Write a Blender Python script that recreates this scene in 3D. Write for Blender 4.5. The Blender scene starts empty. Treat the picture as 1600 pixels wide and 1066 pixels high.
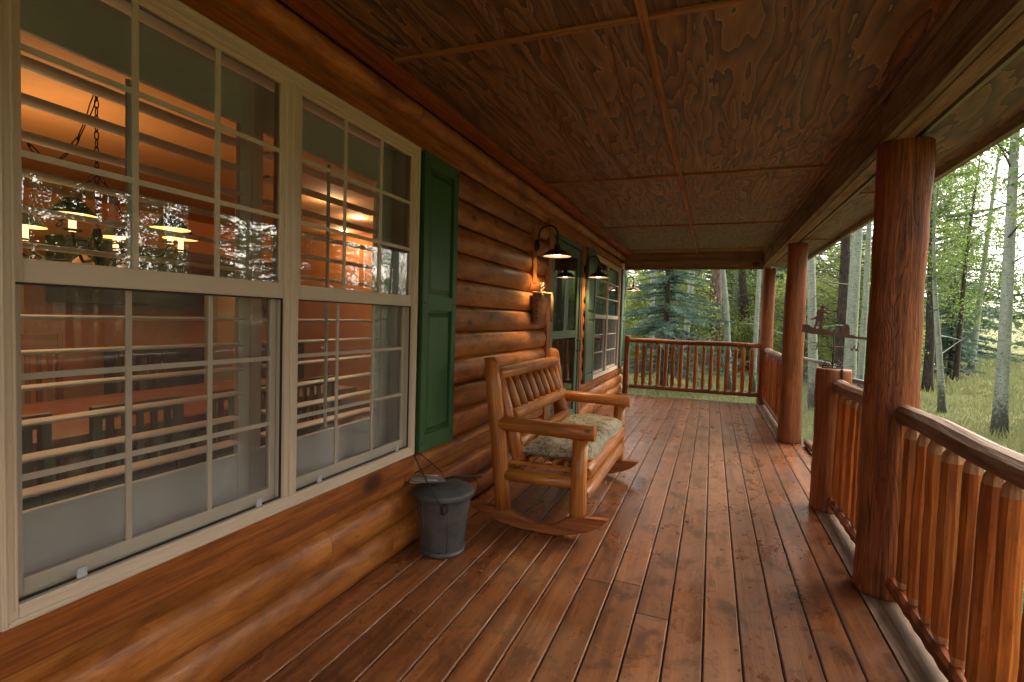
import bpy, math, random
import numpy as np
from mathutils import Vector, Matrix
R = math.radians
C = bpy.context.scene.collection
S = bpy.context.scene

# ------------------------------------------------------------------ camera
YAW, PITCH, ROLL, FPX, EYE = 0.3668, 0.0425, 0.0303, 811.83, 1.4172
def cam_axes():
    cy, sy = math.cos(YAW), math.sin(YAW)
    f = np.array([-sy, cy, 0]); r = np.array([cy, sy, 0]); u = np.array([0, 0, 1.])
    cp, sp = math.cos(PITCH), math.sin(PITCH)
    f2 = f*cp-u*sp; u2 = u*cp+f*sp
    cr, sr = math.cos(ROLL), math.sin(ROLL)
    return r*cr+u2*sr, u2*cr-r*sr, f2
cr_, cu_, cf_ = cam_axes()
cd = bpy.data.cameras.new('camera'); cam = bpy.data.objects.new('camera', cd); C.objects.link(cam)
m = Matrix.Identity(4)
for i in range(3):
    m[i][0] = cr_[i]; m[i][1] = cu_[i]; m[i][2] = -cf_[i]
m[0][3], m[1][3], m[2][3] = 0, 0, EYE
cam.matrix_world = m
cd.sensor_fit = 'HORIZONTAL'; cd.sensor_width = 36; cd.lens = FPX/1600*36
cd.clip_start = 0.05; cd.clip_end = 2000
S.camera = cam

# ------------------------------------------------------------------ light
SUN_EL, SUN_AZ = 42, 50          # azimuth clockwise from +Y
w = bpy.data.worlds.new('World'); S.world = w; w.use_nodes = True
nt = w.node_tree; bg = nt.nodes['Background']
sky = nt.nodes.new('ShaderNodeTexSky'); sky.sky_type = 'NISHITA'; sky.sun_disc = False
sky.sun_elevation = R(SUN_EL); sky.sun_rotation = R(SUN_AZ)
sky.air_density = 1.0; sky.dust_density = 4.0; sky.ozone_density = 1.0
hs = nt.nodes.new('ShaderNodeHueSaturation'); hs.inputs['Saturation'].default_value = 0.22
nt.links.new(sky.outputs[0], hs.inputs['Color']); wt = nt.nodes.new('ShaderNodeVectorMath'); wt.operation = 'MULTIPLY'; wt.inputs[1].default_value = (1.03, .97, .88); nt.links.new(hs.outputs[0], wt.inputs[0]); nt.links.new(wt.outputs[0], bg.inputs[0])
bg.inputs[1].default_value = 0.15
sd = bpy.data.lights.new('sun', 'SUN'); sun = bpy.data.objects.new('sun', sd); C.objects.link(sun)
sd.energy = 0.5; sd.angle = R(50); sd.color = (1, .93, .82)
dv = Vector((math.sin(R(SUN_AZ))*math.cos(R(SUN_EL)), math.cos(R(SUN_AZ))*math.cos(R(SUN_EL)), math.sin(R(SUN_EL))))
sun.rotation_euler = dv.to_track_quat('Z', 'Y').to_euler()
S.view_settings.view_transform = 'Standard'; S.view_settings.look = 'None'
S.view_settings.exposure = 2.5; S.view_settings.gamma = 1
S.render.engine = 'CYCLES'
cy = S.cycles
cy.max_bounces = 10; cy.diffuse_bounces = 4; cy.glossy_bounces = 4; cy.transparent_max_bounces = 24; cy.transmission_bounces = 4
cy.caustics_reflective = False; cy.caustics_refractive = False; cy.sample_clamp_indirect = 4
cy.use_denoising = True

# ------------------------------------------------------------------ materials
class N:
    def __init__(s, name):
        s.m = bpy.data.materials.new(name); s.m.use_nodes = True
        s.t = s.m.node_tree; s.b = s.t.nodes['Principled BSDF']; s.out = s.t.nodes['Material Output']
    def n(s, typ, **kw):
        nd = s.t.nodes.new(typ)
        for k, v in kw.items():
            if k.startswith('i_'):
                key = k[2:].replace('_', ' ')
                nd.inputs[int(key) if key.isdigit() else key].default_value = v
            else: setattr(nd, k, v)
        return nd
    def l(s, a, b): s.t.links.new(a, b)
    def mapping(s, src, scale, rot=(0, 0, 0)):
        mp = s.n('ShaderNodeMapping'); mp.inputs['Scale'].default_value = scale; mp.inputs['Rotation'].default_value = rot
        s.l(src, mp.inputs['Vector']); return mp.outputs[0]
    def uv(s): return s.n('ShaderNodeTexCoord').outputs['UV']
    def obj(s): return s.n('ShaderNodeTexCoord').outputs['Object']
    def noise(s, vec, scale=1, detail=4, rough=.55, dist=0):
        nd = s.n('ShaderNodeTexNoise'); nd.inputs['Scale'].default_value = scale; nd.inputs['Detail'].default_value = detail
        nd.inputs['Roughness'].default_value = rough; nd.inputs['Distortion'].default_value = dist
        if vec is not None: s.l(vec, nd.inputs['Vector'])
        return nd.outputs['Fac']
    def ramp(s, src, stops, interp='LINEAR'):
        nd = s.n('ShaderNodeValToRGB'); cr = nd.color_ramp; cr.interpolation = interp
        while len(cr.elements) < len(stops): cr.elements.new(.5)
        for e, (p, c) in zip(cr.elements, stops):
            e.position = p; e.color = (c[0], c[1], c[2], 1) if isinstance(c, tuple) else (c, c, c, 1)
        s.l(src, nd.inputs[0]); return nd.outputs[0]
    def mix(s, fac, a, b, typ='MIX'):
        nd = s.n('ShaderNodeMix', data_type='RGBA', blend_type=typ)
        for sock, v in ((nd.inputs[0], fac), (nd.inputs[6], a), (nd.inputs[7], b)):
            if isinstance(v, (int, float)): sock.default_value = v if sock is nd.inputs[0] else (v, v, v, 1)
            elif isinstance(v, tuple): sock.default_value = (*v, 1)
            else: s.l(v, sock)
        return nd.outputs[2]
    def math(s, op, a, b=0.0, c=None):
        nd = s.n('ShaderNodeMath', operation=op)
        for i, v in enumerate((a, b) if c is None else (a, b, c)):
            if isinstance(v, (int, float)): nd.inputs[i].default_value = v
            else: s.l(v, nd.inputs[i])
        return nd.outputs[0]
    def bump(s, h, strength=.4, dist=.01):
        nd = s.n('ShaderNodeBump'); nd.inputs['Strength'].default_value = strength; nd.inputs['Distance'].default_value = dist
        s.l(h, nd.inputs['Height']); s.l(nd.outputs[0], s.b.inputs['Normal'])
    def tint(s):
        return s.n('ShaderNodeAttribute', attribute_name='tint').outputs['Fac']

def wood(name, dark, mid, light, rough=.5, grain=(1.1, 16), knots=.0, bump=.35, tintamt=.35, blotch=.4, coat=0.0, cracks=0.0, weather=None, contour=False, spec=.34, streak=.62):
    k = N(name); uv = k.uv()
    g = k.noise(k.mapping(uv, (grain[0], grain[1], 1)), 1, 7, .62, .9)
    fine = k.noise(k.mapping(uv, (5, 160, 1)), 1, 3, .6)
    col = k.ramp(g, [(.34, dark), (.48, mid), (.64, light)])
    col = k.mix(k.ramp(fine, [(.35, 0.), (.75, .55)]), col, dark, 'MIX')
    mg = k.noise(k.mapping(uv, (3.2, 62, 1)), 1, 5, .6, .25)
    col = k.mix(k.ramp(mg, [(.44, 0.), (.60, streak)]), col, tuple(c*.75 for c in dark))
    sp_ = k.noise(k.mapping(uv, (18, 30, 1)), 1, 4, .65)
    col = k.mix(k.ramp(sp_, [(.60, 0.), (.70, .45)]), col, tuple(c*.4 for c in dark))
    bl = k.noise(k.mapping(uv, (2.3, 6, 1)), 1, 4, .6, .5)
    col = k.mix(k.math('MULTIPLY', k.ramp(bl, [(.5, 0.), (.72, 1.)]), blotch), col, tuple(c*.32 for c in mid))
    hgt = g
    if weather:
        wn = k.noise(k.mapping(uv, (1.6, 9, 1)), 1, 6, .7, 1.2)
        col = k.mix(k.ramp(wn, [(.46, 0.), (.66, .75)]), col, weather)
    if knots:
        vo = k.n('ShaderNodeTexVoronoi'); vo.inputs['Scale'].default_value = 1
        mp = k.mapping(uv, (knots, knots*1.7, 1)); k.l(mp, vo.inputs['Vector'])
        kn = k.ramp(vo.outputs['Distance'], [(.07, 1.), (.13, .0)])
        ring = k.ramp(vo.outputs['Distance'], [(.10, .65), (.30, .0)])
        col = k.mix(ring, col, tuple(c*.5 for c in mid)); col = k.mix(kn, col, tuple(c*.18 for c in mid))
    if cracks:
        cn = k.noise(k.mapping(uv, (1.3, 26, 1)), 1, 3, .5, .6)
        ck = k.ramp(cn, [(.0, 1.), (.30, 1.), (.345, 0.)])
        ck2 = k.math('MULTIPLY', ck, cracks)
        col = k.mix(ck2, col, (.012, .005, .003)); hgt = k.math('SUBTRACT', g, ck2)
    if contour:
        a_ = k.noise(k.mapping(uv, (.5, 4.6, 1)), 1, 4, .55, .4); fr = k.math('FRACT', k.math('MULTIPLY', a_, 24))
        sel = k.noise(k.mapping(uv, (1.0, 2.4, 1)), 1, 3, .6)
        ln_ = k.math('MULTIPLY', k.ramp(fr, [(.0, .6), (.09, .15), (.5, 0.), (.88, .12), (1, .6)]), k.ramp(sel, [(.40, 0.), (.56, 1.)]))
        col = k.mix(ln_, col, (.035, .010, .005)); hgt = k.math('SUBTRACT', hgt, k.math('MULTIPLY', ln_, .5))
    tf = k.math('MULTIPLY_ADD', k.tint(), tintamt, 1-tintamt*.5)
    vm = k.n('ShaderNodeVectorMath', operation='SCALE'); k.l(col, vm.inputs[0]); k.l(tf, vm.inputs['Scale'])
    k.l(vm.outputs[0], k.b.inputs['Base Color'])
    k.l(k.ramp(bl, [(.3, rough-.08), (.7, rough+.15)]), k.b.inputs['Roughness'])
    k.b.inputs['Specular IOR Level'].default_value = spec
    if coat: k.b.inputs['Coat Weight'].default_value = coat; k.b.inputs['Coat Roughness'].default_value = .28
    hh = k.math('ADD', hgt, k.math('MULTIPLY', fine, .35))
    k.bump(hh, bump, .012)
    return k.m

def plain(name, col, rough=.5, metal=0, var=.12, nscale=30, bump=.05, spec=None):
    k = N(name); o = k.obj(); n_ = k.noise(o, nscale, 5, .6); n2 = k.noise(o, nscale*.13, 3, .6)
    c = k.mix(k.ramp(n_, [(.3, 0.), (.7, 1.)]), tuple(x*(1-var) for x in col), tuple(min(1, x*(1+var)) for x in col))
    c = k.mix(k.ramp(n2, [(.45, 0.), (.8, .35)]), c, tuple(x*.6 for x in col))
    k.l(c, k.b.inputs['Base Color']); k.b.inputs['Metallic'].default_value = metal
    k.l(k.ramp(n2, [(.3, max(.02, rough-.08)), (.7, rough+.1)]), k.b.inputs['Roughness'])
    if spec is not None: k.b.inputs['Specular IOR Level'].default_value = spec
    if bump: k.bump(n_, bump, .01)
    return k.m

def emit(name, col, strength):
    k = N(name); k.b.inputs['Base Color'].default_value = (*col, 1)
    k.b.inputs['Emission Color'].default_value = (*col, 1); k.b.inputs['Emission Strength'].default_value = strength
    return k.m

def glass(name, ior=1.75, tint=(.93, .95, .93)):
    k = N(name); k.t.nodes.remove(k.b)
    fr = k.n('ShaderNodeFresnel'); fr.inputs['IOR'].default_value = ior
    tr = k.n('ShaderNodeBsdfTransparent'); tr.inputs[0].default_value = (*tint, 1)
    gl = k.n('ShaderNodeBsdfGlossy'); gl.inputs['Roughness'].default_value = .0; gl.inputs[0].default_value = (1, 1, 1, 1)
    wob = k.noise(k.obj(), 1.3, 2, .5)
    bp = k.n('ShaderNodeBump'); bp.inputs['Strength'].default_value = .02; bp.inputs['Distance'].default_value = .02
    k.l(wob, bp.inputs['Height']); k.l(bp.outputs[0], gl.inputs['Normal'])
    mx = k.n('ShaderNodeMixShader'); k.l(fr.outputs[0], mx.inputs[0]); k.l(tr.outputs[0], mx.inputs[1]); k.l(gl.outputs[0], mx.inputs[2])
    k.l(mx.outputs[0], k.out.inputs[0]); return k.m

def screen_mat(name, opacity=.38, col=(.05, .05, .048)):
    k = N(name); k.t.nodes.remove(k.b)
    tr = k.n('ShaderNodeBsdfTransparent'); df = k.n('ShaderNodeBsdfDiffuse'); df.inputs[0].default_value = (*col, 1)
    mx = k.n('ShaderNodeMixShader'); mx.inputs[0].default_value = opacity
    k.l(tr.outputs[0], mx.inputs[1]); k.l(df.outputs[0], mx.inputs[2]); k.l(mx.outputs[0], k.out.inputs[0]); return k.m

def leafmat(name, c1, c2, trans=.35, rough=.5):
    k = N(name); o = k.n('ShaderNodeTexCoord').outputs['Object']
    n_ = k.noise(o, .9, 3, .6); t = k.tint()
    col = k.mix(k.math('ADD', k.math('MULTIPLY', t, .6), k.math('MULTIPLY', n_, .4)), c1, c2)
    k.l(col, k.b.inputs['Base Color']); k.b.inputs['Roughness'].default_value = rough; k.b.inputs['Specular IOR Level'].default_value = .3
    tl = k.n('ShaderNodeBsdfTranslucent'); k.l(col, tl.inputs[0])
    mx = k.n('ShaderNodeMixShader'); mx.inputs[0].default_value = trans
    k.l(k.b.outputs[0], mx.inputs[1]); k.l(tl.outputs[0], mx.inputs[2]); k.l(mx.outputs[0], k.out.inputs[0]); return k.m

M = {}
M['log'] = wood('stained_log_siding', (.20, .058, .011), (.42, .134, .021), (.57, .215, .046), .43, (2.6, 7), 2.6, .35, .4, .55, .0, .0, spec=.45, streak=.12)
M['trim'] = wood('stained_trim', (.21, .054, .011), (.41, .115, .020), (.51, .17, .034), .45, (.8, 22), 1.2, .25, .3, .4)
M['bench'] = wood('varnished_peeled_log', (.28, .080, .015), (.52, .17, .028), (.64, .255, .052), .42, (1.2, 12), 5.0, .25, .35, .4, .2)
M['runner'] = wood('reddish_runner_wood', (.20, .058, .016), (.38, .115, .028), (.48, .16, .045), .45, (1.0, 16), 0, .2, .2, .35)
M['post'] = wood('rough_post_log', (.10, .024, .007), (.32, .085, .020), (.44, .14, .036), .55, (.55, 11), 1.5, 1.0, .2, .7, .0, .95, contour=True)
M['newel'] = wood('newel_log', (.13, .036, .011), (.30, .085, .020), (.38, .125, .034), .55, (.7, 9), 1.4, .5, .25, .5, .05, .6)
M['balus'] = wood('baluster_wood', (.24, .062, .012), (.47, .14, .024), (.57, .20, .042), .45, (1.2, 12), 4, .4, .7, .5, .0)
M['balus_end'] = wood('weathered_baluster_cut', (.30, .12, .05), (.45, .22, .11), (.52, .33, .2), .6, (3, 16), 0, .3, .3, .3)
M['rail'] = wood('weathered_rail_log', (.12, .05, .025), (.26, .115, .055), (.36, .18, .10), .5, (.7, 10), 1.5, .6, .3, .5, .05, .5, weather=(.30, .22, .16))
M['beam'] = wood('weathered_beam', (.12, .08, .055), (.28, .20, .135), (.42, .32, .23), .7, (.5, 14), 1.0, .4, .2, .5)
M['beam_under'] = wood('beam_underside', (.17, .09, .05), (.32, .18, .105), (.42, .26, .165), .65, (.6, 16), 1.2, .3, .2, .3)
M['green_trim'] = wood('weathered_fascia', (.20, .18, .12), (.33, .30, .22), (.42, .40, .3), .7, (.6, 20), 0, .2, .2, .3)
M['batten'] = wood('ceiling_batten', (.24, .09, .03), (.44, .18, .065), (.56, .26, .10), .6, (.7, 26), 0, .2, .3, .4)
M['curb'] = wood('weathered_edge_board', (.09, .045, .025), (.19, .105, .06), (.27, .165, .10), .6, (.6, 18), 0, .3, .2, .5)
M['room_wood'] = wood('dining_wood', (.12, .04, .012), (.24, .08, .022), (.32, .12, .035), .35, (1.0, 18), 0, .1, .3, .2)
M['dark_wood'] = wood('dark_dining_wood', (.03, .015, .01), (.06, .03, .018), (.09, .045, .03), .35, (1.0, 18), 0, .1, .3, .2)
M['vinyl'] = plain('almond_vinyl', (.70, .56, .445), .38, 0, .015, 3, 0)
M['muntin'] = plain('muntin_vinyl', (.66, .56, .46), .5, 0, .03, 12, 0)
M['white'] = plain('white_shutter_paint', (.90, .86, .86), .42, 0, .02, 6, 0)
M['clip'] = plain('clip_plastic', (.55, .56, .62), .4, 0, .02, 6, 0)
M['black'] = plain('black_gasket', (.012, .012, .012), .6, 0, .1, 20, 0)
M['green'] = plain('green_shutter_paint', (.036, .112, .036), .45, 0, .12, 5, .03)
M['doorgreen'] = plain('faded_green_door_paint', (.085, .14, .10), .45, 0, .06, 3, .02)
M['iron'] = plain('dark_bronze_metal', (.022, .016, .012), .75, .0, .15, 30, .03)
M['rust'] = plain('rusty_plate', (.13, .06, .045), .7, .3, .25, 60, .1)
M['shade'] = plain('copper_brown_shade', (.16, .075, .035), .38, .8, .15, 40, .02)
M['shade_in'] = plain('cream_shade_lining', (.85, .78, .62), .4, 0, .02, 5, 0)
M['galv'] = plain('galvanised_steel', (.105, .102, .10), .6, .5, .3, 9, .06)
M['galv_light'] = plain('scratched_steel', (.34, .32, .31), .5, .5, .3, 40, .1)
M['wire'] = plain('fence_wire', (.10, .11, .115), .6, .3, .1, 30, 0)
M['pipe'] = plain('galvanised_pipe', (.30, .33, .36), .42, .5, .1, 30, .02)
M['cream_cap'] = plain('pipe_fitting', (.55, .48, .36), .5, .2, .1, 30, .02)
M['screen'] = screen_mat('insect_screen', .20, (.30, .29, .28))
M['glass'] = glass('window_glass', 1.85)
M['glass_low'] = glass('screened_glass', 1.7, (.97, .98, .97))
M['raffia'] = plain('raffia_cord', (.30, .20, .10), .8, 0, .2, 90, .1)
M['room_wall'] = plain('orange_room_paint', (.56, .20, .045), .75, 0, .06, 2.5, .02)
M['room_ceil'] = plain('tan_room_ceiling', (.60, .30, .12), .8, 0, .08, 3, .1)
M['room_cream'] = plain('cream_room_wall', (.62, .46, .26), .75, 0, .05, 3, .02)
M['cabinet'] = plain('white_fridge', (.68, .63, .56), .4, 0, .03, 3, 0)
M['lampshade'] = plain('black_lampshade', (.018, .02, .017), .9, 0, .05, 9, 0)
M['lampglow'] = emit('lit_shade_lining', (1, .42, .10), .7)
M['candle'] = emit('lit_candle_sleeve', (1, .62, .26), .5)
M['bulb'] = emit('warm_bulb', (1, .78, .45), 6)
M['bulb_out'] = emit('porch_bulb', (1, .80, .52), 5)
M['soil'] = plain('under_deck_soil', (.05, .04, .03), .9, 0, .3, 6, .3)
M['roof'] = plain('roof_shingles', (.07, .06, .055), .9, 0, .3, 12, .3)
M['leaf_aspen'] = leafmat('aspen_leaf', (.075, .13, .025), (.20, .29, .065), .45)
M['leaf_bright'] = leafmat('young_leaf', (.17, .24, .06), (.42, .47, .16), .5)
M['leaf_spruce'] = leafmat('spruce_needles', (.06, .11, .085), (.17, .26, .20), .25)
M['leaf_pine'] = leafmat('pine_needles', (.06, .10, .035), (.19, .25, .09), .3)
M['leaf_far'] = leafmat('distant_foliage', (.04, .075, .035), (.11, .16, .075), .2)
M['grass'] = leafmat('meadow_grass', (.125, .155, .055), (.34, .345, .17), .3)
M['litter'] = plain('dry_leaf_litter', (.10, .07, .045), .8, 0, .5, 40, .1)

def bark(name, pale, dark, marks, base_h, fine=1.0):
    k = N(name); uv = k.uv(); ob = k.obj()
    n1 = k.noise(k.mapping(uv, (2.5, 7, 1)), 1, 6, .65, .4)
    col = k.mix(k.ramp(n1, [(.3, 0.), (.75, 1.)]), pale, tuple(x*.62 for x in pale))
    if marks:
        vo = k.n('ShaderNodeTexVoronoi'); vo.inputs['Randomness'].default_value = 1
        dn = k.noise(k.mapping(uv, (12, 12, 1)), 1, 3)
        mp = k.n('ShaderNodeMapping'); mp.inputs['Scale'].default_value = (6.5*fine, 2.6, 1); k.l(uv, mp.inputs['Vector'])
        va = k.n('ShaderNodeVectorMath', operation='ADD'); k.l(mp.outputs[0], va.inputs[0])
        cmb = k.n('ShaderNodeCombineXYZ'); k.l(k.math('MULTIPLY', dn, .35), cmb.inputs[0]); k.l(cmb.outputs[0], va.inputs[1])
        k.l(va.outputs[0], vo.inputs['Vector'])
        col = k.mix(k.ramp(vo.outputs['Distance'], [(.16, 1.), (.25, 0.)]), col, (.02, .02, .02))
        ln = k.noise(k.mapping(uv, (70, 3, 1)), 1, 2, .5, .3)
        col = k.mix(k.ramp(ln, [(.57, 0.), (.66, .8)]), col, tuple(x*.28 for x in pale))
        sx = k.n('ShaderNodeSeparateXYZ'); k.l(ob, sx.inputs[0])
        h = k.math('MULTIPLY', sx.outputs[2], 1/base_h)
        bn = k.noise(k.mapping(uv, (14, 9, 1)), 1, 5, .7)
        f = k.math('SUBTRACT', k.math('ADD', k.math('MULTIPLY', bn, 1.5), .12), h)
        col = k.mix(k.ramp(f, [(.34, 0.), (.58, .85)]), col, dark)
    else:
        vo = k.noise(k.mapping(uv, (5, 22, 1)), 1, 5, .7, .6)
        col = k.mix(k.ramp(vo, [(.42, 0.), (.6, 1.)]), dark, col)
    k.l(col, k.b.inputs['Base Color']); k.b.inputs['Roughness'].default_value = .8; k.b.inputs['Specular IOR Level'].default_value = .2
    k.bump(k.noise(k.mapping(uv, (20, 14, 1)), 1, 5, .7), .35, .02)
    return k.m
M['bark_aspen'] = bark('aspen_bark', (.33, .37, .30), (.055, .052, .048), True, 1.5)
M['bark_dark'] = bark('conifer_bark', (.11, .085, .07), (.03, .023, .02), False, 1)
M['bark_pink'] = bark('peeling_bark', (.34, .25, .20), (.06, .04, .035), False, 1)

# plywood ceiling: rotary cut contour grain
def plywood(name):
    k = N(name); uv = k.uv()
    a = k.noise(k.mapping(uv, (.75, 5.2, 1)), 1, 2.6, .52, .35)
    wob = k.noise(k.mapping(uv, (5, 14, 1)), 1, 4, .6)
    h = k.math('ADD', k.math('MULTIPLY', a, 12), k.math('MULTIPLY', wob, .9))
    fr = k.math('FRACT', h)
    col = k.ramp(fr, [(0, (.31, .145, .053)), (.35, (.23, .104, .038)), (.75, (.105, .052, .024)), (.93, (.038, .018, .010)), (.96, (.50, .29, .15)), (1, (.25, .118, .045))])
    fine = k.noise(k.mapping(uv, (6, 120, 1)), 1, 3, .6)
    col = k.mix(k.ramp(fine, [(.3, .0), (.8, .45)]), col, (.08, .035, .016))
    st = k.noise(k.mapping(uv, (1.1, 1.3, 1)), 1, 5, .65)
    col = k.mix(k.ramp(st, [(.42, 0.), (.7, .5)]), col, (.08, .04, .022))
    st2 = k.noise(k.mapping(uv, (.9, 5.5, 1)), 1, 3, .5)
    col = k.mix(k.ramp(st2, [(.70, 0.), (.78, .45)]), col, (.45, .2, .05))
    tf = k.math('MULTIPLY_ADD', k.tint(), .5, .78)
    vm = k.n('ShaderNodeVectorMath', operation='SCALE'); k.l(col, vm.inputs[0]); k.l(tf, vm.inputs['Scale'])
    k.l(vm.outputs[0], k.b.inputs['Base Color']); k.b.inputs['Roughness'].default_value = .5
    k.bump(k.math('ADD', fr, k.math('MULTIPLY', fine, .5)), .6, .010)
    return k.m
M['ply'] = plywood('plywood_soffit')

def deckmat(name):
    k = N(name); uv = k.uv(); o = k.obj()
    g = k.noise(k.mapping(uv, (.8, 20, 1)), 1, 7, .62, .8)
    col = k.ramp(g, [(.32, (.09, .030, .011)), (.48, (.19, .062, .019)), (.68, (.275, .103, .036))])
    m1 = k.noise(k.mapping(o, (3.2, 2.1, 1)), 1, 6, .68, .6)
    # stain-covered boards near the wall, grey worn traffic lane in the middle
    sx = k.n('ShaderNodeSeparateXYZ'); k.l(o, sx.inputs[0])
    lane = k.math('SUBTRACT', 1.0, k.math('MULTIPLY', k.math('ABSOLUTE', k.math('SUBTRACT', sx.outputs[0], .05)), 1.1))
    wear = k.math('ADD', k.math('MULTIPLY', lane, .35), k.math('MULTIPLY', m1, .75))
    col = k.mix(k.ramp(wear, [(.40, 0.), (.74, .6)]), col, (.205, .108, .064))
    fk = k.noise(k.mapping(o, (34, 20, 1)), 1, 5, .7)
    col = k.mix(k.ramp(fk, [(.56, 0.), (.66, .6)]), col, (.045, .017, .009))
    m2 = k.noise(k.mapping(o, (6.5, 4.2, 1)), 1, 7, .72, .5)
    col = k.mix(k.ramp(m2, [(.50, 0.), (.62, .75)]), col, (.060, .022, .011))
    m3 = k.noise(k.mapping(o, (9, 5, 1)), 1, 5, .6, .3)
    col = k.mix(k.ramp(m3, [(.66, 0.), (.70, .5)]), col, (.36, .13, .05))
    # water drip stains in a line under the ceiling drip
    d = k.math('ABSOLUTE', k.math('SUBTRACT', sx.outputs[0], k.math('MULTIPLY_ADD', sx.outputs[1], .015, .30)))
    m4 = k.noise(k.mapping(o, (13, 8, 1)), 1, 5, .6, .4)
    gate = k.noise(k.mapping(o, (4.5, 2.4, 1)), 1, 2, .5)
    dr = k.math('ADD', k.math('SUBTRACT', m4, k.math('MULTIPLY', d, .8)), k.math('MULTIPLY', k.math('SUBTRACT', gate, .56), .7))
    wet = k.ramp(dr, [(.50, 0.), (.525, 1.)])
    col = k.mix(k.math('MULTIPLY', wet, .85), col, (.12, .030, .006))
    tf = k.math('MULTIPLY_ADD', k.tint(), .38, .8)
    vm = k.n('ShaderNodeVectorMath', operation='SCALE'); k.l(col, vm.inputs[0]); k.l(tf, vm.inputs['Scale'])
    k.l(vm.outputs[0], k.b.inputs['Base Color'])
    ro = k.ramp(m1, [(.3, .22), (.7, .42)]); ro = k.mix(wet, ro, .25)
    k.l(ro, k.b.inputs['Roughness'])
    k.b.inputs['Specular IOR Level'].default_value = .5
    hh = k.math('ADD', g, k.math('MULTIPLY', k.noise(k.mapping(uv, (5, 170, 1)), 1, 3), .4))
    k.bump(hh, .3, .008)
    return k.m
M['deck'] = deckmat('worn_red_deck_stain')
M['deck_edge'] = wood('worn_highlit_edge', (.12, .055, .030), (.25, .125, .075), (.34, .18, .12), .65, (2, 20), 0, .2, .3, .5)  # worn pale wood, with the glint along the bevelled edges painted in

def groundmat(name):
    k = N(name); o = k.obj()
    a = k.noise(o, .35, 6, .65, .5); b = k.noise(o, 6, 6, .7)
    col = k.ramp(a, [(.3, (.10, .115, .04)), (.5, (.16, .165, .065)), (.7, (.26, .24, .12))])
    col = k.mix(k.ramp(b, [(.45, 0.), (.7, .6)]), col, (.08, .085, .03))
    k.l(col, k.b.inputs['Base Color']); k.b.inputs['Roughness'].default_value = .95; k.b.inputs['Specular IOR Level'].default_value = .1
    k.bump(b, .6, .1); return k.m
M['ground'] = groundmat('meadow_soil')

def cushion_mat():
    k = N('patterned_cushion_fabric'); o = k.obj()
    wv = k.n('ShaderNodeTexVoronoi', feature='DISTANCE_TO_EDGE'); wv.inputs['Scale'].default_value = 11
    nn = k.noise(o, 6, 4, .6, 1.5)
    cmb = k.n('ShaderNodeVectorMath', operation='MULTIPLY_ADD'); 
    nc = k.n('ShaderNodeTexNoise'); nc.inputs['Scale'].default_value = 5; k.l(o, nc.inputs['Vector'])
    k.l(nc.outputs['Color'], cmb.inputs[0]); cmb.inputs[1].default_value = (.16, .16, .16); k.l(o, cmb.inputs[2])
    k.l(cmb.outputs[0], wv.inputs['Vector'])
    f = k.math('FRACT', k.math('MULTIPLY', nn, 7))
    col = k.mix(k.ramp(f, [(.35, 0.), (.5, 1.), (.85, 1.), (1, 0.)]), (.38, .32, .22), (.17, .14, .095))
    col = k.mix(k.ramp(wv.outputs['Distance'], [(.03, .6), (.08, 0.)]), col, (.38, .33, .23))
    k.l(col, k.b.inputs['Base Color']); k.b.inputs['Roughness'].default_value = .85
    k.bump(k.noise(o, 220, 2), .3, .004); return k.m
M['cushion'] = cushion_mat()

def basket_mat():
    k = N('woven_basket'); o = k.obj()
    ch = k.n('ShaderNodeTexChecker'); ch.inputs['Scale'].default_value = 46; k.l(o, ch.inputs['Vector'])
    n_ = k.noise(o, 60, 3)
    col = k.mix(ch.outputs['Fac'], (.10, .035, .012), (.26, .10, .035)); col = k.mix(k.math('MULTIPLY', n_, .4), col, (.05, .02, .01))
    k.l(col, k.b.inputs['Base Color']); k.b.inputs['Roughness'].default_value = .6
    k.bump(ch.outputs['Fac'], .6, .006); return k.m
M['basket'] = basket_mat()

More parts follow.
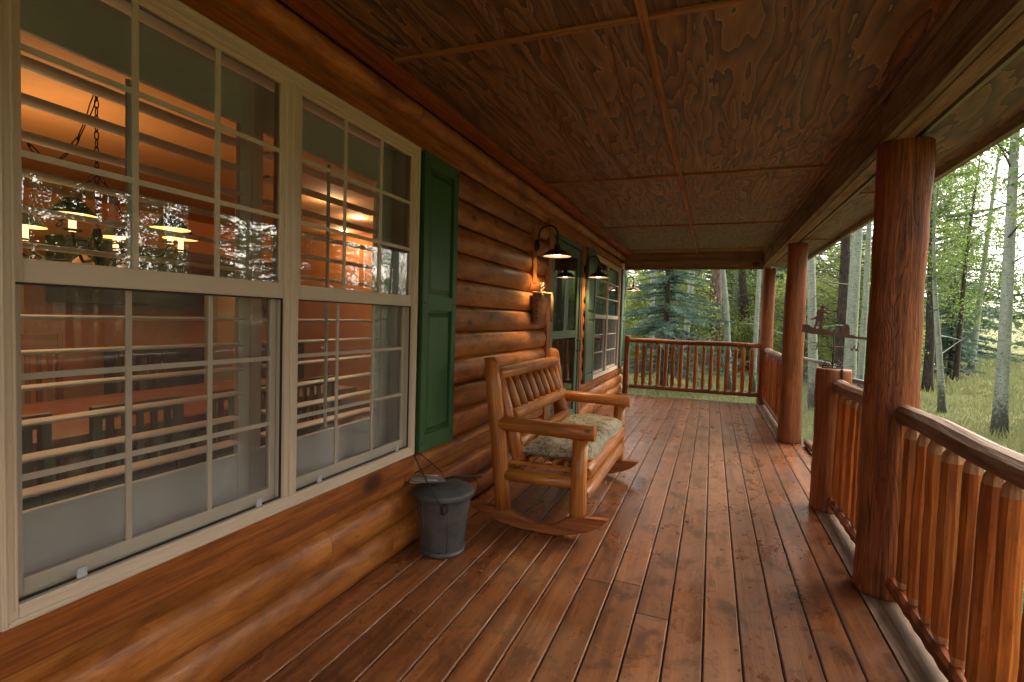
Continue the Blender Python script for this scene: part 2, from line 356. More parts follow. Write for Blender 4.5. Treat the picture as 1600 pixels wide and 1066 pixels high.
# ------------------------------------------------------------------ mesh builder
rnd = random.Random(7)
WO = {}
def wo(p): return WO.get(p.name, Vector((0, 0, 0))) if p else Vector((0, 0, 0))
class MB:
    def __init__(s): s.v = []; s.f = []; s.uv = []; s.t = []; s.sm = []; s.mi = []
    def add(s, verts, faces, uvs, tint=None, smooth=False, mi=0):
        b = len(s.v); t = rnd.random() if tint is None else tint
        s.v += [tuple(p) for p in verts]; s.t += [t]*len(verts)
        for i, f in enumerate(faces):
            s.f.append([b+j for j in f]); s.uv += [tuple(u) for u in uvs[i]]
            s.sm.append(smooth if isinstance(smooth, bool) else smooth[i]); s.mi.append(mi)
    def box(s, a, b, tint=None, mi=0, rot=None, piv=None):
        x0, y0, z0 = [min(a[i], b[i]) for i in range(3)]; x1, y1, z1 = [max(a[i], b[i]) for i in range(3)]
        P = [Vector(p) for p in ((x0, y0, z0), (x1, y0, z0), (x1, y1, z0), (x0, y1, z0), (x0, y0, z1), (x1, y0, z1), (x1, y1, z1), (x0, y1, z1))]
        F = [(0, 3, 2, 1), (4, 5, 6, 7), (0, 1, 5, 4), (1, 2, 6, 5), (2, 3, 7, 6), (3, 0, 4, 7)]
        d = (x1-x0, y1-y0, z1-z0); la = d.index(max(d)); off = (rnd.random()*37, rnd.random()*37)
        U = []
        for f in F:
            n_ = (P[f[1]]-P[f[0]]).cross(P[f[2]]-P[f[1]]); ax = max(range(3), key=lambda i: abs(n_[i]))
            oth = [i for i in range(3) if i != ax]
            if la in oth: u_ax = la; v_ax = [i for i in oth if i != la][0]
            else: u_ax, v_ax = oth
            U.append([(P[j][u_ax]+off[0], P[j][v_ax]+off[1]) for j in f])
        if rot is not None:
            pv = Vector(piv if piv is not None else ((x0+x1)/2, (y0+y1)/2, (z0+z1)/2)); P = [pv+rot @ (p-pv) for p in P]
        s.add(P, F, U, tint, False, mi); return s
    def tube(s, path, radii, seg=12, caps=True, wob=0.0, facet=False, tint=None, mi=0, flat=None, lw=0):
        path = [Vector(p) for p in path]; n = len(path); off = (rnd.random()*37, rnd.random()*37)
        if isinstance(radii, (int, float)): radii = [radii]*n
        V = []; L = 0; Ls = []; rr = max(radii)*2*math.pi
        ref = None
        ph = [rnd.random()*6.28 for _ in range(3)]
        for i, p in enumerate(path):
            d = (path[min(i+1, n-1)]-path[max(i-1, 0)]).normalized()
            if ref is None:
                ref = Vector((0, 0, 1)) if abs(d.z) < .9 else Vector((1, 0, 0))
            a = (ref-d*ref.dot(d)).normalized(); b_ = d.cross(a); ref = a
            if i: L += (p-path[i-1]).length
            Ls.append(L)
            for k in range(seg):
                th = 2*math.pi*k/seg
                r = radii[i]
                if wob: r *= 1+wob*(math.sin(2*th+ph[0]+L*1.7)*.5+math.sin(3*th+ph[1]-L*2.3)*.35+(rnd.random()-.5)*.5)
                if flat: b2 = flat
                else: b2 = 1
                V.append(p+a*(math.cos(th)*r)+b_*(math.sin(th)*r*b2))
        F = []; U = []; SM = []
        for i in range(n-1):
            for k in range(seg):
                k2 = (k+1) % seg
                F.append((i*seg+k, i*seg+k2, (i+1)*seg+k2, (i+1)*seg+k))
                v0, v1 = k/seg*rr+off[1], (k+1)/seg*rr+off[1]
                U.append([(Ls[i]+off[0], v0), (Ls[i]+off[0], v1), (Ls[i+1]+off[0], v1), (Ls[i+1]+off[0], v0)]); SM.append(not facet)
        if caps:
            for i, rev in ((0, True), (n-1, False)):
                idx = [i*seg+k for k in range(seg)]
                if rev: idx = idx[::-1]
                F.append(idx); U.append([(off[0]+V[j].x*.15+V[j].z*.1, off[1]+V[j].y+V[j].z) for j in idx]); SM.append(False)
        s.add(V, F, U, tint, SM, mi); return s
    def log(s, p0, p1, r0, r1=None, seg=14, n=None, wob=.03, **kw):
        p0, p1 = Vector(p0), Vector(p1); r1 = r0 if r1 is None else r1
        n = n or max(2, int((p1-p0).length/.18)+1)
        pts = [p0.lerp(p1, i/(n-1)) for i in range(n)]; rr = [r0+(r1-r0)*i/(n-1) for i in range(n)]
        e = min(.008, r0*.15)
        d = (p1-p0).normalized()
        pts = [p0, p0+d*e]+pts[1:-1]+[p1-d*e, p1]; rr = [r0-e, r0]+rr[1:-1]+[r1, r1-e]
        return s.tube(pts, rr, seg, True, wob, **kw)
    def lathe(s, prof, c, seg=32, tint=None, mi=0, smooth=True):
        n = len(prof); V = []
        for (r, z) in prof:
            for k in range(seg):
                a = 2*math.pi*k/seg; V.append((c[0]+r*math.cos(a), c[1]+r*math.sin(a), c[2]+z))
        F = []; U = []
        for i in range(n-1):
            for k in range(seg):
                k2 = (k+1) % seg; F.append((i*seg+k, i*seg+k2, (i+1)*seg+k2, (i+1)*seg+k))
                U.append([(k/seg, prof[i][1]), ((k+1)/seg, prof[i][1]), ((k+1)/seg, prof[i+1][1]), (k/seg, prof[i+1][1])])
        s.add(V, F, U, tint, smooth, mi); return s
    def prism(s, pts, origin, ux, uy, thick, tint=None, mi=0):
        """outline pts (2-D) in plane origin+ux*a+uy*b, extruded by thick along ux x uy, centred"""
        o, ux, uy = Vector(origin), Vector(ux), Vector(uy); nn = ux.cross(uy).normalized()*thick*.5; k = len(pts)
        V = [o+ux*a+uy*b-nn for a, b in pts]+[o+ux*a+uy*b+nn for a, b in pts]
        off = rnd.random()*30
        F = [list(range(k))[::-1], list(range(k, 2*k))]; U = [[(pts[j][0]+off, pts[j][1]) for j in range(k)][::-1], [(a+off, b) for a, b in pts]]
        for i in range(k):
            j = (i+1) % k; F.append((i, j, k+j, k+i)); U.append([(pts[i][0]+off, 0), (pts[j][0]+off, 0), (pts[j][0]+off, thick), (pts[i][0]+off, thick)])
        s.add(V, F, U, tint, False, mi); return s
    def build(s, name, mat, parent=None, loc=None, bevel=0):
        base = Vector(loc) if loc is not None else wo(parent)
        me = bpy.data.meshes.new(name)
        me.from_pydata([(p[0]-base.x, p[1]-base.y, p[2]-base.z) for p in s.v], [], s.f)
        ul = me.uv_layers.new(name='UVMap'); ul.data.foreach_set('uv', np.array(s.uv, dtype=np.float32).ravel())
        at = me.attributes.new('tint', 'FLOAT', 'POINT'); at.data.foreach_set('value', np.array(s.t, dtype=np.float32))
        me.polygons.foreach_set('use_smooth', np.array(s.sm, dtype=bool))
        for mm in (mat if isinstance(mat, (list, tuple)) else [mat]): me.materials.append(mm)
        if any(s.mi): me.polygons.foreach_set('material_index', np.array(s.mi, dtype=np.int32))
        me.update()
        o = bpy.data.objects.new(name, me); C.objects.link(o)
        if parent is not None: o.parent = parent
        if loc is not None: o.location = base-wo(parent)
        WO[o.name] = base.copy()
        if bevel:
            bv = o.modifiers.new('bevel', 'BEVEL'); bv.width = bevel; bv.segments = 2; bv.limit_method = 'ANGLE'; bv.angle_limit = R(40)
        return o

def raw(name, V, F, mat, tint=None, parent=None, loc=(0, 0, 0)):
    """V (n,3) array, F (m,k) array: fast path for foliage"""
    me = bpy.data.meshes.new(name); V = np.asarray(V, dtype=np.float32); F = np.asarray(F, dtype=np.int32); k = F.shape[1]
    me.vertices.add(len(V)); me.vertices.foreach_set('co', V.ravel())
    me.loops.add(F.size); me.loops.foreach_set('vertex_index', F.ravel())
    me.polygons.add(len(F)); me.polygons.foreach_set('loop_start', np.arange(0, F.size, k, dtype=np.int32))
    if tint is not None:
        at = me.attributes.new('tint', 'FLOAT', 'POINT'); at.data.foreach_set('value', np.asarray(tint, dtype=np.float32))
    me.materials.append(mat); me.update(calc_edges=True)
    o = bpy.data.objects.new(name, me); C.objects.link(o)
    if parent is not None: o.parent = parent
    o.location = loc
    return o

def tag(o, label=None, cat=None, group=None, kind=None):
    if label: o['label'] = label
    if cat: o['category'] = cat
    if group: o['group'] = group
    if kind: o['kind'] = kind
    return o
def thing(name, label, cat, loc=(0, 0, 0), group=None):
    o = bpy.data.objects.new(name, None); C.objects.link(o); o.location = loc; o.empty_display_size = .2
    WO[o.name] = Vector(loc); return tag(o, label, cat, group)
def copy_tree(o, parent=None):
    c = o.copy(); C.objects.link(c)
    if parent is not None: c.parent = parent
    for ch in [x for x in KIDS.get(o.name, [])]: copy_tree(ch, c)
    return c
KIDS = {}
def index_kids(o):
    KIDS[o.name] = [x for x in bpy.data.objects if x.parent == o]
    for x in KIDS[o.name]: index_kids(x)
# ================================================================== DECK
GZ = -0.6
PITCHX = .1563; X0 = .022; YE = 10.42
def deck():
    mb = MB()
    k = -12
    while k <= 6:
        xa = X0+k*PITCHX+.0035; xb = xa+PITCHX-.007
        if k == 4: pass
        ya, yb = -2.0, YE-.14
        if k >= 5: ya, yb = 4.72, 7.25          # boards that run out to the stairs
        y = ya; cuts = [ya]
        if k < 5 and rnd.random() < .6: y = rnd.uniform(-.5, 8); cuts.append(y)
        while False:
            y += rnd.uniform(2.0, 4.9)
            if yb-y > .8: cuts.append(y)
        cuts.append(yb)
        for a, b in zip(cuts, cuts[1:]):
            dz = rnd.uniform(-.0012, .0012)
            mb.box((xa, a+.0015, -.035+dz), (xb, b-.0015, 0+dz), rnd.random())
        k += 1
    for jy in np.arange(-1.6, YE-.3, .61):
        for k in range(-12, 5):
            for f in (.028, .118):
                sx_, sy_ = X0+k*PITCHX+f+rnd.uniform(-.004, .004), jy+rnd.uniform(-.01, .01)
                mb.add([(sx_+.0042*math.cos(q), sy_+.0042*math.sin(q), .0018) for q in [i*math.pi/3 for i in range(6)]], [(0, 1, 2, 3, 4, 5)], [[(0, 0)]*6], .5, False, 1)
    o = mb.build('porch_deck', [M['deck'], M['black'], M['deck_edge']], bevel=.0045); o.modifiers[0].material = 2; o.modifiers[0].segments = 1; tag(o, kind='structure')
    mb = MB()                                    # edge planks and fascia
    xe = X0+5*PITCHX
    mb.box((xe+.003, -2, -.035), (xe+.19, 4.70, .004)); mb.box((xe+.003, 7.27, -.035), (xe+.19, YE+.02, .004))
    mb.box((-1.86, YE-.135, -.035), (xe, YE+.02, .002))
    mb.box((xe+.19, -2, -.28), (xe+.225, YE+.05, -.02)); mb.box((-1.9, YE+.02, -.28), (xe+.19, YE+.055, -.02))
    mb.box((xe+.20, 4.72, -.04), (xe+.36, 7.25, -.036)); mb.box((xe+.33, 4.72, -.28), (xe+.365, 7.25, -.037))
    for y in np.arange(-1.9, YE, 1.2): mb.box((-1.8, y, -.24), (xe+.18, y+.04, -.036))
    for y in (-1.8, 1, 3.4, 4.8, 7.1, 10.2): mb.log((xe+.08, y, GZ-.3), (xe+.08, y, -.04), .08)
    tag(mb.build('deck_edge_board', M['curb'], bevel=.003), kind='structure')
    mb = MB()
    for i in range(3):                           # steps down to the grass
        mb.box((xe+.38+i*.28, 4.85, -.18-i*.15), (xe+.65+i*.28, 7.1, -.14-i*.15))
    for y in (4.86, 5.95, 7.05): mb.prism([(0, -.05), (0, -.6), (.95, -.6), (.95, -.47)], (xe+.37, y, 0), (1, 0, 0), (0, 0, 1), .04)
    tag(mb.build('porch_steps', M['curb'], bevel=.003), kind='structure')
deck()

# ================================================================== CABIN
cabin = thing('log_cabin', 'orange stained log cabin with almond windows and a long covered plank porch', 'cabin', (-1.7, 0, 0))
WX = -1.734; BULGE = .075; LH = .188
YW0, YW1 = -2.0, 10.62
def zc(y): return 2.638+.010*(y-2.15)          # ceiling height along the porch
def log_seg(mb, y0, y1, za, zb, course, jit):
    """half-round siding of one course between za and zb"""
    c = (course+.5)*LH; nz = 10; zs = [za+.001+(zb-za-.002)*i/nz for i in range(nz+1)]
    ny = max(2, int((y1-y0)/.16)); t = rnd.random(); off = rnd.random()*40; ph = rnd.random()*6
    V = []; 
    for j in range(ny+1):
        y = y0+(y1-y0)*j/ny
        for z in zs:
            q = (z-c)/(LH*.5); qq = abs(q)*(.88 if q < 0 else 1); b = math.sqrt(max(0, 1-min(1, qq)**2.35))
            V.append((WX+jit+b*(BULGE+.003*math.sin(y*2.1+ph)+.0015*math.sin(y*7+ph)), y, z+.002*math.sin(y*1.3+ph)*(1-abs(q))))
    F = []; U = []; W = nz+1
    for j in range(ny):
        for i in range(nz):
            f = (j*W+i, (j+1)*W+i, (j+1)*W+i+1, j*W+i+1); F.append(f)
            U.append([(V[a][1]+off, V[a][2]*1.25+off) for a in f])
    mb.add(V, F, U, t, True)
    lip = []                                     # underside of the overlapping lower edge
    for j in range(ny+1): p = V[j*W]; lip += [p, (WX-.01, p[1], p[2]+.001)]
    mb.add(lip, [(2*j, 2*j+1, 2*j+3, 2*j+2) for j in range(ny)], [[(lip[a][1]+off, lip[a][0]) for a in (2*j, 2*j+1, 2*j+3, 2*j+2)] for j in range(ny)], t*.3, False)
    # end caps
    for j in (0, ny):
        idx = [j*W+i for i in range(W)]; y = V[idx[0]][1]
        vv = [V[i] for i in idx]+[(WX-.03, y, zb), (WX-.03, y, za)]
        mb.add(vv, [tuple(range(len(vv)))], [[(p[0]+off, p[2]) for p in vv]], t*.6, False)
OPEN = [(.66, 2.70, .457, 2.47), (5.33, 6.98, -.1, 2.47), (7.62, 10.02, .50, 2.46)]
def walls():
    mb = MB()
    for k in range(0, 14):
        za, zb = k*LH, min((k+1)*LH, 2.56)
        if za >= 2.56: break
        # split in z where an opening's sill or head crosses this course
        cuts = sorted({za, zb}|{z for (_, _, a, b) in OPEN for z in (a, b) if za+.01 < z < zb-.01})
        joints = sorted(rnd.uniform(-1.5, 10) for _ in range(3))
        jit = rnd.uniform(-.003, .003)
        for a, b in zip(cuts, cuts[1:]):
            spans = []; y = YW0
            for (o0, o1, oz0, oz1) in OPEN:
                if a < oz1-.005 and b > oz0+.005: spans.append((y, o0)); y = o1
            spans.append((y, YW1))
            for s0, s1 in spans:
                cc = [s0]+[j for j in joints if s0+.25 < j < s1-.25]+[s1]
                for p, q in zip(cc, cc[1:]): log_seg(mb, p+.0008, q-.0008, a, b, k, jit)
    # log ends at the far corner, crossing courses
    for k in range(0, 14):
        mb.log((WX-.02, YW1-.02, (k+.5)*LH), (WX-.02, YW1+.10, (k+.5)*LH), .088, seg=16)
    o = mb.build('log_wall', M['log'], cabin)
    # flat backing wall with openings, so no light leaks between courses
    mb = MB(); xa, xb = WX-.045, WX-.004
    for y0, y1 in ((YW0, .66), (2.70, 5.33), (6.98, 7.62), (10.02, YW1)): mb.box((xa, y0, -.3), (xb, y1, 2.7))
    mb.box((xa, .66, -.3), (xb, 2.70, .457)); mb.box((xa, .66, 2.47), (xb, 2.70, 2.7))
    mb.box((xa, 5.33, 2.47), (xb, 6.98, 2.7)); mb.box((xa, 7.62, -.3), (xb, 10.02, .50)); mb.box((xa, 7.62, 2.46), (xb, 10.02, 2.7))
    mb.box((-7.2, YW1-.10, -.3), (xa, YW1, 2.72)); mb.box((-7.2, YW0, -.3), (xa, YW0+.1, 2.72)); mb.box((-7.3, YW0, -.3), (-7.2, YW1, 2.72))
    mb.build('wall_backing', M['dark_wood'], cabin)
walls()
def trims():
    mb = MB()
    # flat boards round window 1, door, window 2
    mb.box((-1.715, .60, .457), (-1.648, 2.70, .585)); mb.box((-1.715, .60, 2.395), (-1.640, 3.2, 2.478))
    mb.box((-1.715, 2.657, .585), (-1.652, 2.697, 2.395)); mb.box((-1.715, .60, .585), (-1.652, .735, 2.395))
    mb.build('wall_trim', M['trim'], cabin, bevel=.004); mb = MB()
    mb.box((-1.715, 5.33, 0), (-1.650, 5.47, 2.47)); mb.box((-1.715, 6.86, 0), (-1.650, 6.98, 2.47)); mb.box((-1.715, 5.30, 2.40), (-1.645, 7.0, 2.50))
    mb.build('wall_trim', M['trim'], cabin, bevel=.004); mb = MB(); mb.box((-1.715, 7.62, 2.42), (-1.66, 10.4, 2.47)); mb.build('wall_trim', M['trim'], cabin, bevel=.004); mb = MB(); mb.box((-1.715, 7.62, .49), (-1.665, 10.02, .535))
    mb.build('wall_trim', M['trim'], cabin, bevel=.004)
    # cornice: recessed board, quarter log, flat strip against the ceiling
    mb = MB()
    mb.box((-1.76, YW0, 2.478), (-1.675, YW1, 2.545))
    n = 70
    for k in range(3):
        y0, y1 = [(-2, 2.62), (2.625, 6.1), (6.105, YW1)][k]; V = []; t = rnd.random(); off = rnd.random()*30
        ny = 24; na = 8
        for j in range(ny+1):
            y = y0+(y1-y0)*j/ny
            for i in range(na+1):
                a = -math.pi/2+.2+(math.pi*.72)*i/na
                V.append((-1.68+.088*math.cos(a), y, zc(y)-.062+.060*math.sin(a)))
        F = []; U = []; W = na+1
        for j in range(ny):
            for i in range(na):
                f = (j*W+i, (j+1)*W+i, (j+1)*W+i+1, j*W+i+1); F.append(f); U.append([(V[a][1]+off, V[a][2]+V[a][0]+off) for a in f])
        mb.add(V, F, U, t, True)
    mb.build('cornice_log', M['log'], cabin)
    mb = MB()
    rot = Matrix.Rotation(math.atan(.010), 3, 'X')
    for y0, y1 in ((-2, 3.9), (3.902, 8.3), (8.302, YW1)):
        mb.box((-1.60, y0, zc((y0+y1)/2)-.022), (-1.47, y1, zc((y0+y1)/2)-.002), rot=rot)
    mb.build('ceiling_trim', M['trim'], cabin, bevel=.003)
trims()

# ---------------------------------------------------------------- ceiling, beams, roof
def ceiling():
    rows = [-2.7, -.28, 2.154, 4.592, 7.03, 9.47, 10.66]
    mb = MB()
    for a, b in zip(rows, rows[1:]):
        for x0, x1 in ((-1.82, -.307), (-.307, .80)):
            V = [(x0, a, zc(a)), (x0, b, zc(b)), (x1, b, zc(b)), (x1, a, zc(a))]
            ox, oy = rnd.random()*30, rnd.random()*30
            mb.add(V, [(0, 1, 2, 3)], [[(p[1]+ox, p[0]+oy) for p in V]], rnd.random())
            V2 = [(p[0], p[1], p[2]+.012) for p in V]
            mb.add(V2, [(3, 2, 1, 0)], [[(p[1]+ox, p[0]+oy) for p in V2[::-1]]], .5)
    mb.build('ceiling_panel', M['ply'], cabin)
    rot = Matrix.Rotation(math.atan(.010), 3, 'X')
    for y in rows[1:6]:
        m2 = MB(); m2.box((-1.47, y-.012, zc(y)-.016), (-.325, y+.012, zc(y)+.001)); m2.build('ceiling_batten', M['batten'], cabin, bevel=.002); m2 = MB(); m2.box((-.289, y-.012, zc(y)-.016), (.77, y+.012, zc(y)+.001))
        m2.build('ceiling_batten', M['batten'], cabin, bevel=.002)
    m2 = MB(); ym = (-2.7+10.1)/2; m2.box((-.325, -2.7, zc(ym)-.019), (-.289, 10.1, zc(ym)+.0), rot=rot); m2.build('ceiling_batten', M['batten'], cabin, bevel=.002)
    # long header beam on the posts
    mb = MB(); ym = 4.3; rb = rot
    for i, (y0, y1) in enumerate(((-2.7, 3.32), (3.323, 7.2), (7.203, 10.5))):
        yc = (y0+y1)/2; mb.box((.795, y0, zc(yc)-.245), (.835, y1, zc(yc)-.002), rot=rb)
    mb.build('header_beam', M['beam'], cabin, bevel=.004)
    mb = MB()
    for i, (y0, y1) in enumerate(((-2.7, 3.32), (3.323, 7.2), (7.203, 10.5))):
        yc = (y0+y1)/2; mb.box((.8355, y0, zc(yc)-.251), (.915, y1, zc(yc)-.02), rot=rb)
    mb.build('header_beam', M['beam_under'], cabin, bevel=.004)
    mb = MB(); mb.box((.765, -2.7, zc(ym)-.03), (.792, 10.1, zc(ym)-.004), rot=rot); mb.build('ceiling_trim', M['beam'], cabin, bevel=.003)
    mb = MB(); mb.box((.965, -2.7, zc(ym)-.225), (.985, 10.5, zc(ym)-.10), rot=rot); mb.build('soffit_strip', M['green_trim'], cabin, bevel=.002)
    mb = MB()
    for y0, y1 in zip(rows, rows[1:]):
        V = [(.985, y0, zc(y0)-.205), (.985, y1, zc(y1)-.205), (1.262, y1, zc(y1)-.235), (1.262, y0, zc(y0)-.235)]
        ox = rnd.random()*30; mb.add(V, [(0, 1, 2, 3)], [[(p[1]+ox, p[0]) for p in V]], rnd.random()*.6+.4)
    mb.build('eave_soffit', M['ply'], cabin)
    for y in rows[1:6]: mb = MB(); mb.box((.986, y-.010, zc(y)-.236), (1.26, y+.010, zc(y)-.222)); mb.build('ceiling_batten', M['batten'], cabin)
    mb = MB(); mb.box((1.262, -2.8, zc(ym)-.285), (1.30, 10.62, zc(ym)-.10), rot=rot); mb.build('fascia', M['green_trim'], cabin, bevel=.003)
    mb = MB(); mb.box((-1.85, 10.56, 2.545), (-1.46, 10.63, 2.80)); mb.build('gap_plug', M['beam_under'], cabin)  # added plug, stops sky showing through the gap above the wall corner
    # far end beam
    mb = MB(); mb.box((-1.62, 10.12, 2.425), (.793, 10.20, zc(10.1)+.02)); mb.build('end_beam', M['beam_under'], cabin, bevel=.004)
    mb = MB(); mb.prism([(-7.4, 3.0), (1.36, 2.80), (1.36, 2.90), (-3, 4.4), (-7.4, 3.08)], (0, 3.9, 0), (1, 0, 0), (0, 0, 1), 13.7)
    mb.build('roof', M['roof'], cabin)
ceiling()

# ---------------------------------------------------------------- windows
def frame_ring(mb, x0, x1, y0, y1, z0, z1, w, wb=None, wt=None):
    wb = wb or w; wt = wt or w
    mb.box((x0, y0, z0), (x1, y0+w, z1), .5); mb.box((x0, y1-w, z0), (x1, y1, z1), .5)
    mb.box((x0, y0+w, z0), (x1, y1-w, z0+wb), .5); mb.box((x0, y0+w, z1-wt), (x1, y1-w, z1), .5)
def window(xf, y0, y1, z0, z1, units, zm, cols=3, label=None):
    """double hung window; xf outer face"""
    mb = MB(); T = .032
    frame_ring(mb, xf-.075, xf, y0, y1, z0, z1, T, .045, .045)
    frame_ring(mb, xf-.006, xf+.006, y0-.006, y1+.006, z0-.006, z1+.006, .016)
    frame_ring(mb, xf-.001, xf+.010, y0-.001, y1+.001, z0-.001, z1+.001, .006)
    frame_ring(mb, xf-.001, xf+.004, y0+.022, y1-.022, z0+.030, z1-.030, .008)
    for yb in units[1:-1]:
        mb.box((xf-.075, yb-.036, z0+.045), (xf-.002, yb+.036, z1-.045), .5); mb.box((xf-.002, yb-.010, z0+.045), (xf+.004, yb+.010, z1-.045), .5)
    win = mb.build('window', M['vinyl'], cabin, bevel=.003)
    if label: win['label'] = label
    gl = MB(); gl2 = MB(); mu = MB(); sc = MB(); cl = MB()
    for i, (u0, u1) in enumerate(zip(units, units[1:])):
        a = u0+(T if i == 0 else .036); b = u1-(T if i == len(units)-2 else .036)
        s = MB(); st = .022
        # upper sash, outer track
        frame_ring(s, xf-.036, xf-.014, a, b, zm-.034, z1-.045, st, .062, .018); s.build('upper_sash', M['vinyl'], win, bevel=.002)
        s = MB(); frame_ring(s, xf-.070, xf-.046, a+.004, b-.004, z0+.045, zm+.028, st+.006, .045, .04); s.build('lower_sash', M['muntin'], win, bevel=.002)
        g = MB(); g.add([(xf-.024, a+st-.004, zm+.024), (xf-.024, b-st+.004, zm+.024), (xf-.024, b-st+.004, z1-.06), (xf-.024, a+st-.004, z1-.06)], [(0, 1, 2, 3)], [[(0, 0)]*4]); g.build('pane', M['glass'], win)
        g = MB(); g.add([(xf-.056, a+.024, z0+.08), (xf-.056, b-.024, z0+.08), (xf-.056, b-.024, zm), (xf-.056, a+.024, zm)], [(0, 1, 2, 3)], [[(0, 0)]*4]); g.build('pane', M['glass_low'], win)
        mu = MB(); ml = MB(); ww = .0085
        ya, yb = a+st, b-st; zA, zB = zm+.028, z1-.063; zC, zD = z0+.09, zm-.012
        for k in range(1, cols):
            y = ya+(yb-ya)*k/cols; mu.box((xf-.0235, y-ww, zA), (xf-.017, y+ww, zB), .5); ml.box((xf-.0555, y-ww, zC), (xf-.049, y+ww, zD), .5)
        for k in range(1, 3):
            z = zA+(zB-zA)*k/3; mu.box((xf-.0235, ya, z-ww), (xf-.0175, yb, z+ww), .5)
            z = zC+(zD-zC)*k/3; ml.box((xf-.0555, ya, z-ww), (xf-.0495, yb, z+ww), .5)
        mu.build('muntin', M['muntin'], win); ml.build('muntin', M['muntin'], win)
        s = MB(); s.add([(xf-.020, a, z0+.045), (xf-.020, b, z0+.045), (xf-.020, b, zm-.034), (xf-.020, a, zm-.034)], [(0, 1, 2, 3)], [[(0, 0)]*4]); s.build('insect_screen', M['screen'], win)
        s = MB(); frame_ring(s, xf-.0235, xf-.0165, a, b, z0+.045, zm-.034, .006); s.build('screen_gasket', M['black'], win)
        for f in (.17, .87):
            y = a+(b-a)*f; c = MB(); c.box((xf-.0165, y-.012, z0+.047), (xf-.010, y+.012, z0+.075), .5); c.build('screen_clip', M['clip'], win)
    return win
win1 = window(-1.63, .738, 2.655, .60, 2.390, [.738, 1.690, 2.655], 1.507, 3, 'wide almond vinyl window nearest the camera, two double hung units')
win2 = window(-1.665, 7.66, 9.98, .54, 2.42, [7.66, 8.82, 9.98], 1.50, 1, 'almond vinyl window at the far end between green shutters')
def jamb(y0, y1, z0, z1):
    mb = MB(); frame_ring(mb, -1.90, -1.706, y0, y1, z0, z1, .02); mb.build('window_jamb', M['white'], cabin)
jamb(.70, 2.66, .585, 2.40); jamb(7.66, 9.98, .55, 2.41)

# exterior raised-panel shutters
def ext_shutter(y0, y1, z0, z1, x=-1.648, mat='green', label=None):
    mb = MB(); st = .055; zm = z0+(z1-z0)*.505
    mb.box((x, y0, z0), (x+.034, y0+st, z1)); mb.box((x, y1-st, z0), (x+.034, y1, z1))
    for a, b in ((z0, z0+.10), (zm-.045, zm+.045), (z1-.085, z1)): mb.box((x, y0+st, a), (x+.0335, y1-st, b))
    mb.box((x+.004, y0+st, z0+.09), (x+.012, y1-st, z1-.08))
    o = mb.build('shutter', M[mat], cabin, bevel=.003)
    if label: o['label'] = label
    for a, b in ((z0+.10, zm-.045), (zm+.045, z1-.085)):
        p = MB(); ya, yb = y0+st+.012, y1-st-.012; za, zb = a+.014, b-.014; bv = .03
        V = [(x+.012, ya, za), (x+.012, yb, za), (x+.012, yb, zb), (x+.012, ya, zb), (x+.027, ya+bv, za+bv), (x+.027, yb-bv, za+bv), (x+.027, yb-bv, zb-bv), (x+.027, ya+bv, zb-bv)]
        F = [(0, 1, 5, 4), (1, 2, 6, 5), (2, 3, 7, 6), (3, 0, 4, 7), (4, 5, 6, 7)]
        p.add(V, F, [[(V[j][1], V[j][2]) for j in f] for f in F], .5); p.build('shutter_panel', M[mat], o)
    for yy in (y0+.02, y1-.02):
        for zz in (z0+.06, zm, z1-.05): s = MB(); s.tube([(x+.033, yy, zz), (x+.037, yy, zz)], .006, 10); s.build('shutter_screw', M['black'], o)
ext_shutter(2.705, 3.135, .585, 2.395, label='dark green shutter beside the near window')
ext_shutter(7.10, 7.62, .545, 2.42, -1.655, 'doorgreen', 'faded green shutter left of the far window')
ext_shutter(10.02, 10.42, .545, 2.42, -1.655, 'doorgreen', 'faded green shutter at the far house corner')

# storm door
def door():
    mb = MB(); x = -1.672
    frame_ring(mb, x-.03, x+.012, 5.47, 6.86, .02, 2.40, .05); 
    d = mb.build('door_frame', M['doorgreen'], cabin, bevel=.003)
    mb = MB(); frame_ring(mb, x-.035, x-.005, 5.53, 6.80, .03, 2.34, .11, .22, .11); mb.box((x-.035, 5.64, 1.20), (x-.006, 6.69, 1.29))
    dd = mb.build('storm_door', M['doorgreen'], cabin, bevel=.003); dd['label'] = 'faded green storm door with two tall glass panes'
    g = MB(); g.add([(x-.02, 5.62, .24), (x-.02, 6.70, .24), (x-.02, 6.70, 1.21), (x-.02, 5.62, 1.21)], [(0, 1, 2, 3)], [[(0, 0)]*4]); g.build('pane', M['glass'], dd)
    g = MB(); g.add([(x-.02, 5.62, 1.28), (x-.02, 6.70, 1.28), (x-.02, 6.70, 2.24), (x-.02, 5.62, 2.24)], [(0, 1, 2, 3)], [[(0, 0)]*4]); g.build('pane', M['glass'], dd)
    h = MB(); h.tube([(x, 6.74, 1.02), (x+.05, 6.74, 1.02), (x+.05, 6.74, 1.16), (x, 6.74, 1.16)], .008, 8); h.build('handle', M['iron'], dd)
    i = MB(); i.box((-1.78, 5.47, 0), (-1.74, 6.86, 2.40)); i.box((-1.735, 5.6, .1), (-1.73, 6.7, 1.0)); i.build('inner_door', M['dark_wood'], cabin)
door()

